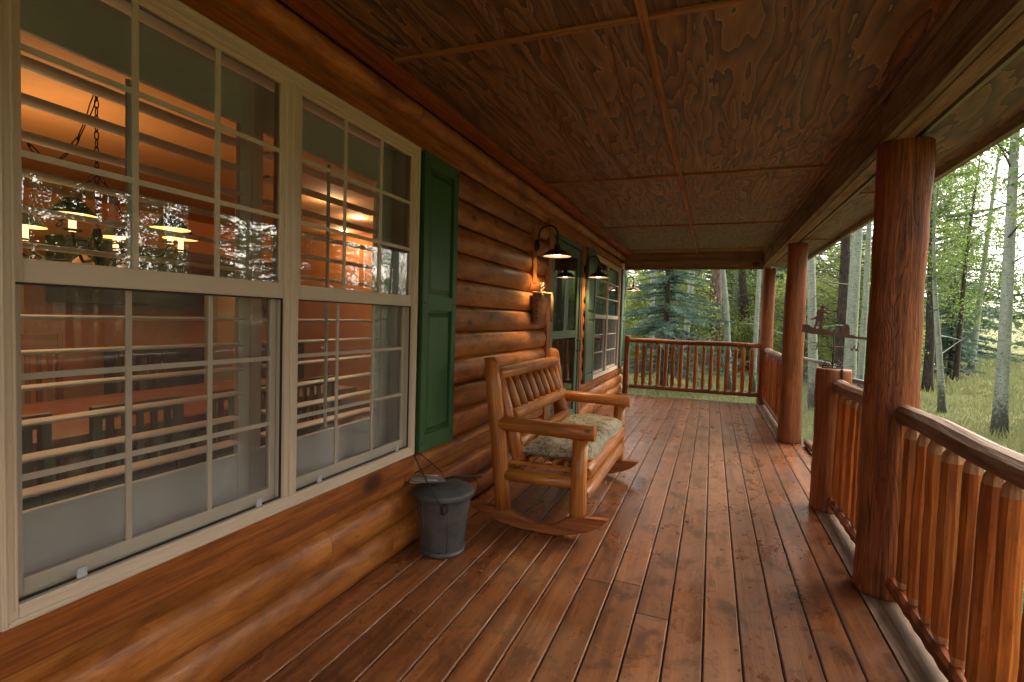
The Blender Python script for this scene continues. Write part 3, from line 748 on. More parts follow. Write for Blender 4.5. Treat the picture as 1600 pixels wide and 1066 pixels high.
# ================================================================== LIGHTS ON THE WALL
def porch_lamp(y, hx, hz, label):
    t = thing('wall_lantern', label, 'wall lamp', (-1.66, y, hz), 'gooseneck barn lamps along the porch wall')
    mb = MB(); mb.box((-1.725, y-.055, hz-.27), (-1.648, y+.055, hz+.30)); mb.build('mounting_board', M['log'], t, bevel=.004)
    mb = MB(); mb.tube([(-1.648, y, hz+.10), (-1.632, y, hz+.10)], .058, 20); mb.tube([(-1.632, y, hz+.10), (-1.615, y, hz+.10)], [.045, .03], 20); mb.build('wall_plate', M['iron'], t)
    r = (hx+1.63)*.5; pts = [(-1.625, y, hz+.10), (-1.62, y, hz+.16)]
    for i in range(0, 13):
        a = math.pi-math.pi*i/12; pts.append((-1.62+r+r*math.cos(a), y, hz+.20+r*.95*math.sin(a)))
    pts.append((hx+.01, y, hz+.09))
    mb = MB(); mb.tube(pts, .0095, 10); mb.build('gooseneck_arm', M['iron'], t)
    mb = MB(); mb.lathe([(.0, .115), (.022, .113), (.03, .09), (.032, .062), (.045, .055), (.085, .043), (.118, .018), (.133, -.004), (.139, -.006), (.139, -.011)], (hx+.01, y, hz), 36)
    mb.build('lamp_shade', M['shade'], t)
    mb = MB(); mb.lathe([(.139, -.011), (.131, -.008), (.115, .013), (.083, .037), (.04, .047), (.0, .05)], (hx+.01, y, hz), 36); mb.build('shade_lining', M['shade_in'], t)
    mb = MB(); mb.lathe([(.0, -.012), (.03, -.004), (.036, .012), (.028, .03), (.014, .045)], (hx+.01, y, hz), 20); mb.build('bulb', M['bulb_out'], t)
    ld = bpy.data.lights.new('lantern_light', 'SPOT'); lo = bpy.data.objects.new('lantern_light', ld); C.objects.link(lo)
    ld.energy = 10; ld.color = (1, .70, .36); ld.spot_size = R(122); ld.spot_blend = .8; ld.shadow_soft_size = .07
    lo.location = (hx+.01, y, hz-.022); lo.rotation_euler = (0, 0, 0)
    lo.parent = None
porch_lamp(4.87, -1.44, 2.045, 'bronze gooseneck barn lamp above the woven basket, nearest of the lit wall lamps')
porch_lamp(6.98, -1.47, 2.02, 'bronze gooseneck barn lamp between the storm door and the far window')
porch_lamp(10.50, -1.50, 2.06, 'small lit gooseneck lamp at the far corner of the cabin')

# ================================================================== INTERIOR OF THE CABIN
def room():
    IX = -1.80
    mb = MB()
    for y0, y1 in ((-1.9, .66), (2.70, 5.33), (6.98, 7.62), (10.02, 10.5)): mb.box((IX-.04, y0, 0), (IX, y1, 2.72))
    mb.box((IX-.04, .66, 0), (IX, 2.70, .55)); mb.box((IX-.04, .66, 2.43), (IX, 2.70, 2.72)); mb.box((IX-.04, 5.33, 2.47), (IX, 6.98, 2.72)); mb.box((IX-.04, 7.62, 0), (IX, 10.02, .5)); mb.box((IX-.04, 7.62, 2.46), (IX, 10.02, 2.72))
    mb.box((-7.15, -1.9, 0), (-7.1, 10.5, 2.72)); mb.box((-7.1, -1.9, 0), (IX, -1.85, 2.72)); mb.box((-7.1, 7.0, 0), (IX-.05, 7.05, 2.72))
    mb.build('room_wall', M['room_wall'], cabin)
    mb = MB(); mb.box((-7.1, -1.9, 2.70), (IX, 10.5, 2.74)); mb.build('room_ceiling', M['room_ceil'], cabin)
    mb = MB(); mb.box((-7.1, -1.9, -.05), (IX, 10.5, .0)); mb.build('room_floor', M['dark_wood'], cabin)
    mb = MB(); mb.box((-7.08, 2.0, 0), (-6.95, 3.35, 2.1)); mb.box((-5.35, 4.4, 1.0), (-4.9, 4.45, 1.72)); mb.build('cream_wall_section', M['room_cream'], cabin)
    mb = MB(); mb.box((-7.05, 4.2, 0), (-6.4, 6.9, .92)); mb.box((-7.05, 3.6, 1.45), (-6.7, 6.9, 2.2)); tag(mb.build('kitchen_cabinets', M['dark_wood']), 'dark kitchen cabinets seen through the louvres of the near window', 'cabinets')
    mb = MB(); mb.box((-6.4, 5.05, 0), (-5.85, 5.45, 1.78)); tag(mb.build('refrigerator', M['cabinet'], bevel=.01), 'pale tall refrigerator deep inside behind the near window', 'refrigerator')
room()

# plantation shutters inside window 1
def plantation(y0, y1, label, z0=.62, z1=2.36, x=-1.80):
    t = thing('louvered_shutter', label, 'plantation shutter', (x, (y0+y1)/2, z0), 'white plantation shutters behind the near window')
    mb = MB(); st = .055; top, bot = 2.17, .825
    mb.box((x-.026, y0, z0), (x, y0+st, z1), .5); mb.build('stile', M['white'], t, bevel=.003); mb = MB(); mb.box((x-.026, y1-st, z0), (x, y1, z1), .5); mb.build('stile', M['white'], t, bevel=.003)
    mb = MB(); mb.box((x-.024, y0+st, top), (x-.002, y1-st, z1), .5); mb.build('top_rail', M['white'], t, bevel=.003)
    mb = MB(); mb.box((x-.024, y0+st, z0), (x-.002, y1-st, bot), .5); mb.build('bottom_rail', M['white'], t, bevel=.003)
    z = bot+.052
    while z < top-.02:
        l = MB(); pts = []
        for i in range(12):
            a = 2*math.pi*i/12; pts.append((.046*math.cos(a), .007*math.sin(a)))
        tl = R(1); ux = (math.cos(tl), 0, math.sin(tl)); uz = (-math.sin(tl), 0, math.cos(tl))
        l.prism(pts, (x-.012, (y0+y1)/2, z), ux, uz, y1-y0-2*st-.006, .5); o = l.build('louver', M['white'], t)
        z += .1008
    l = MB(); yr = (y0+y1)/2-.04; l.box((x+.030, yr-.007, bot+.03), (x+.040, yr+.007, top-.03), .5); l.build('tilt_rod', M['white'], t)
    return t
plantation(.70, 1.632, 'white louvred shutter panel behind the left sash of the near window')
plantation(1.638, 2.545, 'white louvred shutter panel behind the right sash of the near window')
mb = MB(); mb.box((-1.83, .66, .60), (-1.80, .70, 2.40), .5); mb.build('window_casing', M['white'], cabin); mb = MB(); mb.box((-1.83, 2.547, .60), (-1.80, 2.66, 2.40), .5); mb.build('window_casing', M['white'], cabin)

# dining room
def dining():
    t = thing('dining_table', 'long glossy orange wood dining table inside behind the louvres', 'table', (-3.6, 2.3, 0))
    mb = MB(); mb.box((-4.25, .5, .715), (-3.0, 3.9, .755)); mb.build('table_top', M['room_wood'], t, bevel=.006)
    for x in (-4.1, -3.15):
        for y in (.7, 3.7): m2 = MB(); m2.box((x-.04, y-.04, 0), (x+.04, y+.04, .714)); m2.build('leg', M['dark_wood'], t)
    mb = MB(); mb.box((-4.15, .6, .62), (-3.1, 3.8, .714)); mb.build('apron', M['dark_wood'], t)
    def chair(x, y, face, mat, label, h=1.06):
        c = thing('dining_chair', label, 'chair', (x, y, 0), 'slat back chairs round the dining table')
        mb = MB(); mb.box((x-.21, y-.22, .43), (x+.21, y+.22, .47)); mb.build('seat', M[mat], c, bevel=.005)
        for sx in (-1, 1):
            for sy in (-1, 1):
                m2 = MB(); zt = h if sx == -face else .43
                m2.box((x+sx*.19-.018, y+sy*.20-.018, 0), (x+sx*.19+.018, y+sy*.20+.018, zt)); m2.build('leg', M[mat], c)
        xb = x-face*.19
        m2 = MB(); m2.box((xb-.012, y-.182, h-(.14 if h > 1.1 else .06)), (xb+.012, y+.182, h)); m2.box((xb-.012, y-.182, .55), (xb+.012, y+.182, .60)); m2.build('back_rail', M[mat], c)
        for i in range(5):
            yy = y-.14+i*.07; m2 = MB(); m2.box((xb-.007, yy-.015, .60), (xb+.007, yy+.015, h-(.14 if h > 1.1 else .06))); m2.build('slat', M[mat], c)
    chair(-4.5, 2.28, 1, 'room_wood', 'tall orange wood chair on the far side of the dining table', 1.2)
    chair(-4.5, 3.1, 1, 'dark_wood', 'dark dining chair on the far side of the table, further in')
    for i, (yy, lb) in enumerate(((1.15, 'dark slat back dining chair nearest the camera inside'), (1.75, 'second dark slat back chair along the window side of the table'), (2.35, 'third dark slat back chair along the window side of the table'), (2.95, 'fourth dark slat back chair along the window side of the table'))):
        chair(-2.85, yy, -1, 'dark_wood', lb, .95)
dining()

def chandelier():
    cx, cy, cz = -3.45, 2.02, 1.78
    t = thing('chandelier', 'black iron chandelier on swagged chains with small shaded candles over the dining table', 'chandelier', (cx, cy, cz))
    def chain(p, q, sag=0, n=None):
        p, q = Vector(p), Vector(q); n = n or int((q-p).length/.042)
        mb = MB(); pts = [p.lerp(q, i/n)-Vector((0, 0, sag*4*(i/n)*(1-i/n))) for i in range(n+1)]
        for i in range(n):
            a, b = pts[i], pts[i+1]; d = (b-a); L = d.length*.62; c = (a+b)/2; d.normalize()
            side = d.cross(Vector((1, 0, 0) if i % 2 else (0, 1, .3))).normalized()
            ring = [c+d*(L*math.cos(2*math.pi*k/8))+side*(.011*math.sin(2*math.pi*k/8)) for k in range(9)]
            mb.tube(ring, .0034, 5, False)
        mb.build('chain', M['iron'], t)
    hook = (cx, cy, 2.68)
    chain((cx-.1, cy-.42, 2.66), hook, .45); chain(hook, (cx, cy, 2.22))
    for k in range(3):
        a = 2.1*k+.5; chain((cx, cy, 2.24), (cx+.20*math.cos(a), cy+.20*math.sin(a), 1.86), .02)
    mb = MB(); mb.lathe([(0, 0), (.07, -.005), (.06, -.03), (.0, -.035)], (cx-.1, cy-.42, 2.69), 20); mb.build('canopy', M['iron'], t)
    mb = MB(); mb.lathe([(.018, .1), (.03, .06), (.018, .0), (.05, -.06), (.02, -.12), (.0, -.13)], (cx, cy, cz), 16)
    for k in range(6):
        a = k*math.pi/3+.3; dx, dy = math.cos(a), math.sin(a)
        pts = [(cx+dx*r, cy+dy*r, cz+z) for r, z in ((.02, -.02), (.12, -.10), (.28, -.12), (.42, -.04), (.46, .02))]
        mb.tube(pts, .008, 7)
        mb.tube([(cx+dx*r, cy+dy*r, cz+z) for r, z in ((.05, .02), (.12, .03), (.17, -.02), (.14, -.07), (.09, -.05))], .006, 6)
        mb.lathe([(.0, 0), (.04, .004), (.042, .012)], (cx+dx*.46, cy+dy*.46, cz+.02), 14)
    mb.build('iron_arms', M['iron'], t)
    for k in range(6):
        a = k*math.pi/3+.3; px, py = cx+.46*math.cos(a), cy+.46*math.sin(a)
        c = MB(); c.tube([(px, py, cz+.02), (px, py, cz+.13)], .016, 12); c.build('candle_sleeve', M['candle'], t)
        s = MB(); s.lathe([(.035, .085), (.105, 0)], (px, py, cz+.105), 20); so = s.build('lamp_shade', M['lampshade'], t)
        s = MB(); s.lathe([(.034, .083), (.104, .001)], (px, py, cz+.1035), 20); s.build('shade_lining', M['lampglow'], t)
    for k in range(2):
        px, py = cx+.05, cy-.10+.24*k; c = MB(); c.lathe([(.015, .05), (.05, .01), (.06, -.03)], (px, py, cz-.12), 18); c.build('glass_bowl', M['shade_in'], t)
        c = MB(); c.lathe([(.0, -.005), (.035, 0), (.0, .01)], (px, py, cz-.145), 14); c.build('bulb', M['bulb'], t)
    def pl(loc, e, col=(1, .60, .26), sz=.08):
        ld = bpy.data.lights.new('room_lamp_light', 'POINT'); lo = bpy.data.objects.new('room_lamp_light', ld); C.objects.link(lo)
        ld.energy = e; ld.color = col; ld.shadow_soft_size = sz; lo.location = loc
    pl((cx-.5, cy, cz+.42), 5, sz=.5); pl((cx-.6, cy, cz-.1), 3, sz=.6)
    for (x, y) in ((-4.1, 4.8), (-4.45, 5.75), (-5.4, 6.6)):
        d = thing('recessed_downlight', {-4.1: 'lit round ceiling downlight, nearest of the three inside', -4.45: 'lit round ceiling downlight in the middle of the three inside', -5.4: 'lit round ceiling downlight furthest inside'}[x], 'downlight', (x, y, 2.70), 'recessed kitchen downlights')
        mb = MB(); mb.lathe([(.075, -.001), (.095, -.006), (.1, -.001)], (x, y, 2.70), 24); mb.build('trim_ring', M['white'], d)
        mb = MB(); mb.lathe([(.0, -.003), (.075, -.003)], (x, y, 2.70), 24); mb.build('lens', M['bulb'], d)
        pl((x, y, 2.6), 2.2, (1, .7, .4))
    s = thing('wall_sconce', 'small glowing wall sconce seen through the near window beside a cream wall', 'sconce', (-4.93, 4.36, 1.72))
    mb = MB(); mb.lathe([(.02, .06), (.05, 0)], (-4.93, 4.36, 1.74), 16); mb.build('lamp_shade', M['iron'], s)
    mb = MB(); mb.lathe([(.0, -.03), (.025, -.02), (.025, .02), (0, .03)], (-4.93, 4.36, 1.73), 12); mb.build('bulb', M['bulb'], s)
chandelier()
# ================================================================== POSTS AND RAILINGS
def porch_post(x, y, z0, z1, r0, r1, label, mat='post', wob=.05, group='log posts carrying the porch roof', name='porch_post'):
    mb = MB(); n = 44; pts = []; rr = []
    for i in range(n+1):
        t = i/n; flare = .012*math.exp(-t*14)
        pts.append((x+.006*math.sin(3.1*t+x*9), y+.006*math.sin(2.3*t+y), z0+(z1-z0)*t)); rr.append(r0+(r1-r0)*t+flare+.003*math.sin(t*11+y)+wob*.03*math.sin(t*37+x*5))
    pts = [pts[0]]+pts+[pts[-1]]; rr = [rr[0]-.006]+rr+[rr[-1]-.008]
    pts[0] = (pts[0][0], pts[0][1], z0-.0); pts[1] = (pts[1][0], pts[1][1], z0+.01); pts[-1] = (pts[-1][0], pts[-1][1], z1); pts[-2] = (pts[-2][0], pts[-2][1], z1-.008)
    mb.tube(pts, rr, 32, True, wob, tint=.75)
    o = mb.build(name, M[mat], loc=(x, y, z0)); tag(o, label, 'post', group); return o
p1 = porch_post(.915, 3.335, .004, 2.405, .128, .118, 'thick cracked orange log post nearest the camera', 'post', .06)
porch_post(.94, 7.20, .004, 2.44, .125, .110, 'smooth log post at the stair opening, middle of the three roof posts', 'newel', .02)
porch_post(.93, 10.52, .004, 2.47, .12, .112, 'log roof post at the far corner of the porch', 'newel', .02)
porch_post(.915, -1.4, .004, 2.37, .125, .118, 'log roof post behind the camera', 'post', .05)
nw = porch_post(.905, 4.68, .004, 1.105, .128, .118, 'short weathered newel post beside the stair opening with a weathervane on top', 'newel', .04, None, 'newel_post')
cr = MB(); cr.box((.93, 4.555, .75), (.937, 4.60, 1.107)); cr.build('drying_crack', M['black'], nw)

def baluster_mesh(h, r=.0365):
    mb = MB(); seg = 8; z = [0, .012, .025, .065, h-.088, h-.058, h-.035, h]; rr = [.020, .021, .023, r, r*.97, r*.92, .021, .018]
    n = 5; pts = [(0, 0, z[0]), (0, 0, z[2])]; 
    mb.tube([(0, 0, z[0]), (0, 0, z[2]), (0, 0, z[3])], [.020, .023, r], seg, False, 0, facet=True, mi=1, tint=.5)
    body = [(rnd.uniform(-.002, .002), rnd.uniform(-.002, .002), z[3]+(z[4]-z[3])*i/6) for i in range(7)]; body[0] = (0, 0, z[3]); body[-1] = (0, 0, z[4])
    mb.tube(body, [r*(1+rnd.uniform(-.05, .05)) if 0 < i < 6 else r for i in range(7)], seg, False, .035, facet=True, tint=rnd.random())
    mb.tube([(0, 0, z[4]), (0, 0, z[5]), (0, 0, z[6]), (0, 0, z[7])], [r, r*.9, .022, .018], seg, True, 0, facet=True, mi=1, tint=.6)
    return mb
def railing(p, q, label, group=None, top=.985, bot=.095, n=None, sp=.137, rt=.052, rb=.043, ins=.07, railm='rail'):
    p, q = Vector((p[0], p[1], 0)), Vector((q[0], q[1], 0)); d = q-p; L = d.length; dn = d.normalized(); mid = (p+q)/2
    t = thing('porch_railing', label, 'railing', tuple(mid), 'log railings round the porch')
    mb = MB(); a = p+Vector((0, 0, top)); b = q+Vector((0, 0, top)); k = max(6, int(L/.22))
    pts = [a.lerp(b, i/k)+Vector((0, 0, .006*math.sin(i*1.1))) for i in range(k+1)]; rr = [rt*(1+rnd.uniform(-.05, .05)) for _ in pts]
    mb.tube([a]+pts+[b], [rt*.75]+rr+[rt*.75], 11, True, .05, facet=railm == 'rail'); mb.build('top_rail', M[railm], t)
    mb = MB(); a = p+Vector((0, 0, bot)); b = q+Vector((0, 0, bot)); k = max(6, int(L/.137)*2)
    pts = [a.lerp(b, i/k) for i in range(k+1)]; rr = [rb*(1+.06*(-1)**i) for i in range(k+1)]
    mb.tube([a]+pts+[b], [rb*.7]+rr+[rb*.7], 11, True, .04, facet=True); mb.build('bottom_rail', M['newel'], t)
    n = n or int((L-2*ins)/sp)+1; h = top-bot-.02
    protos = []
    for i in range(n):
        c = p+dn*(ins+(L-2*ins)*(i+.5)/n) if n > 1 else mid
        if len(protos) < 9:
            mb = baluster_mesh(h, .0365*rnd.uniform(.88, 1.12)); o = mb.build('baluster', [M['balus'], M['balus_end']], t, loc=None)
            # mesh built about its own foot
            for v in o.data.vertices: v.co += wo(t)
            protos.append(o)
        else:
            o = protos[rnd.randrange(9)].copy(); C.objects.link(o); o.parent = t
        o.location = Vector((c.x, c.y, bot+.01))-wo(t); o.rotation_euler = (R(rnd.uniform(-.6, .6)), R(rnd.uniform(-.6, .6)), rnd.uniform(0, 6.28))
    return t
railing((.935, -1.28), (.945, 3.23), 'log railing with faceted balusters running from the cracked post past the camera', n=28)
railing((.93, 3.44), (.92, 4.58), 'short log railing between the cracked post and the short newel post', n=6)
railing((.94, 7.31), (.94, 10.41), 'long side railing between the middle post and the far corner post', n=20)
railing((-1.50, 10.50), (.83, 10.50), 'far end railing across the porch in front of the trees', n=16, top=1.065, bot=.155, rt=.045, rb=.042, ins=.06, railm='newel')
porch_post(-1.57, 10.50, .003, 1.16, .055, .05, 'slim half post fixed to the cabin corner at the far railing', 'newel', .02, None, 'railing_post')
lg = MB(); lg.log((1.12, 7.02, .045), (1.16, 6.2, .045), .045, .04); 
tag(lg.build('edge_log', M['rail'], loc=(1.14, 6.7, 0)), 'short weathered log lying at the deck edge in the stair opening', 'log')

# ================================================================== ROCKING BENCH
def bench():
    t = thing('rocking_bench', 'orange peeled log rocking bench for two beside the cabin wall', 'rocking bench', (-1.03, 4.02, 0))
    YN, YF = 3.27, 4.78
    out = [(-1.56, .118), (-1.42, .128), (-1.27, .130), (-1.20, .105), (-1.11, .068), (-1.04, .054), (-.97, .055), (-.90, .078), (-.84, .125), (-.78, .148), (-.66, .156), (-.56, .158), (-.62, .10), (-.70, .055), (-.80, .022), (-.90, .004), (-1.02, .0), (-1.15, .006), (-1.30, .03), (-1.42, .062)]
    for y in (YN, YF):
        mb = MB(); mb.prism(out, (0, y, .002), (1, 0, 0), (0, 0, 1), .048, .6); mb.build('rocker', M['runner'], t, bevel=.006)
        mb = MB(); mb.tube([(-1.285, y, .118), (-1.30, y, .3), (-1.335, y, .62), (-1.375, y, .92), (-1.405, y, 1.15)], [.054, .056, .055, .053, .050], 16, True, .03, tint=.6)
        mb.v = [(a, b, c+(-.9*(a+1.405) if c > 1.149 else 0)) for a, b, c in mb.v]   # slanted cut top
        mb.build('back_post', M['bench'], t)
        mb = MB(); mb.tube([(-.765, y, .148), (-.762, y, .18), (-.765, y, .4), (-.76, y, .655)], [.05, .056, .053, .05], 16, True, .035); mb.build('front_post', M['bench'], t)
        mb = MB(); mb.log((-1.335, y, .705), (-.665, y, .698), .050, .052, seg=16, wob=.03); mb.build('armrest', M['bench'], t)
        mb = MB(); mb.log((-1.29, y, .355), (-.80, y, .368), .043, .045, seg=14); mb.build('side_rail', M['bench'], t)
        mb = MB(); mb.box((-1.26, y+(.05 if y == YN else -.09), .415), (-.74, y+(.09 if y == YN else -.05), .445)); mb.build('seat_bearer', M['bench'], t, bevel=.004)
        yi = y+(.105 if y == YN else -.105)
        mb = MB(); mb.log((-1.205, yi, .40), (-1.385, yi, 1.0), .046, .043, seg=14, wob=.04); mb.build('slanted_upright', M['bench'], t)
    mb = MB(); mb.log((-1.385, YN+.04, 1.03), (-1.385, YF-.04, 1.03), .050, .048, seg=16, wob=.05); mb.build('top_back_rail', M['bench'], t)
    mb = MB(); mb.log((-1.275, YN+.10, .745), (-1.275, YF-.10, .745), .044, .044, seg=14, wob=.05); mb.build('middle_back_rail', M['bench'], t)
    mb = MB(); mb.log((-1.235, YN+.10, .555), (-1.235, YF-.10, .555), .044, .044, seg=14, wob=.05); mb.build('lower_back_rail', M['bench'], t)
    for i in range(8):
        y = YN+.235+i*(YF-YN-.47)/7; mb = MB(); mb.tube([(-1.28, y, .765), (-1.305, y, .83), (-1.35, y, .93), (-1.378, y, 1.005)], [.025, .032, .033, .024], 12, True, .04); mb.build('back_spindle', M['bench'], t)
    mb = MB(); mb.log((-.745, YN+.03, .425), (-.745, YF-.03, .425), .055, .053, seg=18, wob=.03); mb.build('front_seat_rail', M['bench'], t)
    mb = MB(); mb.log((-.745, YN+.03, .275), (-.745, YF-.03, .275), .048, .05, seg=16, wob=.04); mb.build('front_stretcher', M['bench'], t)
    mb = MB(); mb.log((-1.285, YN+.03, .34), (-1.285, YF-.03, .34), .045, .045, seg=14); mb.build('rear_stretcher', M['bench'], t)
    for i in range(6): mb = MB(); x = -1.20+i*.083; mb.log((x, YN+.05, .458), (x, YF-.05, .458), .021, .021, seg=8, n=5, flat=.6); mb.build('seat_slat', M['bench'], t)
    # cushion
    nx, ny = 34, 90; V = []; F = []
    x0, x1, y0, y1 = -1.20, -.705, 3.36, 4.70
    rs = random.Random(3); tu = [(-1.08, 3.62), (-.86, 3.66), (-1.06, 4.03), (-.84, 4.05), (-1.08, 4.42), (-.86, 4.44)]
    def top(u, v):
        e = (1-abs(2*u-1)**5)*(1-abs(2*v-1)**9); x = x0+(x1-x0)*u; y = y0+(y1-y0)*v
        h = .083*max(0, e)**.5
        for (a, b) in tu: h -= .030*math.exp(-((x-a)**2+(y-b)**2)/.0035)
        h += .006*math.sin(x*24+y*11)+.005*math.sin(y*31-x*17)
        h -= .022*math.exp(-((y-4.03)**2)/.006)
        return h
    for sgn in (1, 0):
        for j in range(ny+1):
            for i in range(nx+1):
                u, v = i/nx, j/ny; edge = i in (0, nx) or j in (0, ny)
                x = x0+(x1-x0)*u+.006*math.sin(v*11); y = y0+(y1-y0)*v+.010*math.sin(u*13)
                zb = .482
                V.append((x, y, zb+.022+(max(0, top(u, v)) if sgn and not edge else (0 if edge else -.022))))
    W = nx+1; o2 = W*(ny+1)
    for j in range(ny):
        for i in range(nx):
            a = j*W+i; F.append((a, a+1, a+W+1, a+W)); F.append((o2+a, o2+a+W, o2+a+W+1, o2+a+1))
    mb = MB(); mb.add(V, F, [[(0, 0)]*4]*len(F), .5, True)
    c = mb.build('seat_cushion', M['cushion'], loc=(-.95, 4.03, .48))
    pp = MB(); ring = [(x0+(x1-x0)*u+.006*math.sin(v*11), y0+(y1-y0)*v+.010*math.sin(u*13), .505) for u, v in [(i/10, 0) for i in range(10)]+[(1, i/24) for i in range(24)]+[(1-i/10, 1) for i in range(10)]+[(0, 1-i/24) for i in range(25)]]; pp.tube(ring, .006, 6, False); pp.build('piping', M['cushion'], c)
    for (a, b) in tu: pp = MB(); pp.lathe([(.0, .006), (.008, .004), (.011, 0)], (a, b, .482+.022+top((a-x0)/(x1-x0), (b-y0)/(y1-y0))), 10); pp.build('tuft_button', M['cushion'], c); tag(c, 'long tufted sage green patterned cushion lying on the log rocking bench', 'cushion')
bench()

# ================================================================== ASH BUCKET AND SHOVEL
def bucket():
    cx, cy = -1.475, 2.765
    t = thing('ash_bucket', 'grey galvanised ash bucket with a domed lid against the log wall', 'bucket', (cx, cy, 0))
    mb = MB(); prof = [(0, .012), (.125, .012), (.129, 0), (.133, .004), (.134, .022), (.128, .026), (.129, .03)]
    for i in range(10): prof.append((.130+.036*i/9, .035+.315*i/9))
    prof += [(.171, .352), (.173, .358), (.170, .364)]
    mb.lathe(prof, (cx, cy, 0), 48); mb.box((cx+.04, cy-.17+.03, .04), (cx+.05, cy-.118, .04), .5)
    mb.build('bucket_body', M['galv'], t)
    for a in (-1.95, -.9, 1.2, 2.8):
        mb = MB(); dx, dy = math.cos(a), math.sin(a); mb.tube([(cx+dx*.1305, cy+dy*.1305, .035), (cx+dx*.1655, cy+dy*.1655, .345)], .0028, 6); mb.build('side_seam', M['galv'], t)
    mb = MB(); mb.lathe([(.184, .350), (.187, .366), (.184, .376), (.176, .384), (.165, .386), (.160, .391), (.115, .398), (.110, .403), (.104, .402), (.060, .407), (.054, .412), (.048, .411), (.0, .414)], (cx, cy, 0), 48); mb.build('lid', M['galv'], t)
    mb = MB(); lug1 = (cx+.085, cy-.15, .315); lug2 = (cx-.06, cy+.17, .33)
    pk = (-1.652, 2.70, .585)
    a1 = [lug1, (cx+.07, cy-.19, .36), (cx-.02, cy-.15, .44), (cx-.12, cy-.10, .53), pk]
    mb.tube(a1, .0035, 7); mb.tube([(pk[0]+.002, pk[1]+.03, pk[2]+.01), (cx-.13, cy+.04, .52), (cx-.09, cy+.12, .44), lug2], .0035, 7); mb.tube([pk, (pk[0], pk[1]+.03, pk[2]+.01)], .0035, 7)
    mb.build('bail_handle', M['iron'], t)
    mb = MB(); mb.tube([(cx+.075, cy-.130, .315), (cx+.092, cy-.160, .315)], .024, 14); mb.lathe([(.0, .03), (.013, .022), (.017, .008), (.013, -.01), (0, -.018)], (cx+.088, cy-.168, .30), 12); mb.build('handle_lug', M['iron'], t)
    mb = MB(); ox, oy, oz = -1.505, 2.735, .425
    s = thing('hearth_shovel', 'small ash shovel lying across the bucket lid', 'shovel', (ox, oy, oz))
    d = Vector((-.90, -.43, 0)).normalized(); p_ = Vector((-d.y, d.x, 0)); o = Vector((ox, oy, oz))
    prof = [(-.05, -.03), (.05, -.055), (.155, -.062), (.16, .062), (.05, .055), (-.05, .03)]
    mb.prism(prof, o+Vector((0, 0, .012)), d, p_, .003, .7)
    for sgn in (-1, 1):
        a, b = o+d*.0+p_*sgn*.042, o+d*.155+p_*sgn*.062; mb.tube([a+Vector((0, 0, .02)), b+Vector((0, 0, .026))], .005, 6)
    mb.build('shovel_pan', M['galv_light'], s)
    mb = MB(); mb.tube([o-d*.04+Vector((0, 0, .014)), o-d*.10+Vector((0, 0, .030)), o-d*.27+Vector((0, 0, .034))], [.008, .008, .009], 10, flat=.6); mb.build('shovel_handle', M['iron'], s)
bucket()

# ================================================================== BASKET
def basket():
    t = thing('wall_basket', 'small brown woven wall basket tied with a raffia bow under the nearest wall lamp', 'basket', (-1.62, 5.02, 1.4))
    mb = MB(); cx, cy = -1.64, 4.97; V = []; seg = 20
    rows = [(.0, .13, .055), (.10, .155, .075), (.20, .175, .088), (.29, .19, .10)]
    for (z, wy, wx) in rows:
        for k in range(seg+1):
            a = -math.pi/2+math.pi*k/seg
            V.append((cx+wx*max(0, math.cos(a))**.7, cy+wy*math.sin(a), 1.385+z))
    F = []; U = []; W = seg+1
    for i in range(3):
        for k in range(seg): F.append((i*W+k, i*W+k+1, (i+1)*W+k+1, (i+1)*W+k)); U.append([(0, 0)]*4)
        F.append((i*W+seg, i*W, (i+1)*W, (i+1)*W+seg)); U.append([(0, 0)]*4)
    F.append(tuple(range(seg, -1, -1))); U.append([(0, 0)]*(seg+1))
    mb.add(V, F, U, .5, False); mb.build('woven_body', M['basket'], t)
    mb = MB(); rim = [(cx+.103*max(0, math.cos(a))**.7, cy+.193*math.sin(a), 1.68) for a in [-math.pi/2+math.pi*k/20 for k in range(21)]]
    mb.tube(rim, .011, 8); mb.tube([rim[0], rim[-1]], .011, 8); mb.build('rim', M['raffia'], t)
    mb = MB(); bx, by, bz = cx+.07, cy-.16, 1.72
    for (sy, sz, k) in ((-.07, .05, 1), (.08, .05, 1), (-.05, .02, .8), (.06, .06, .9)):
        mb.tube([(bx, by, bz), (bx+.02, by+sy*.6, bz+sz), (bx+.02, by+sy, bz+sz*.4), (bx+.01, by+sy*.5, bz-.01), (bx, by, bz)], .0045*k, 6)
    for (ty, tz) in ((.02, -.14), (.07, -.13), (-.03, -.10), (.20, -.08)): mb.tube([(bx, by, bz), (bx+.02, by+ty*.5, bz+tz*.4), (bx+.03, by+ty, bz+tz)], .0042, 6)
    mb.build('raffia_bow', M['raffia'], t)
    mb = MB()
    for i in range(4): mb.tube([(cx+.09, cy+.10+.018*i, 1.70), (cx+.105, cy+.11+.018*i, 1.62), (cx+.10, cy+.10+.02*i, 1.40)], .007, 6)
    mb.build('hanging_cord', M['raffia'], t)
basket()

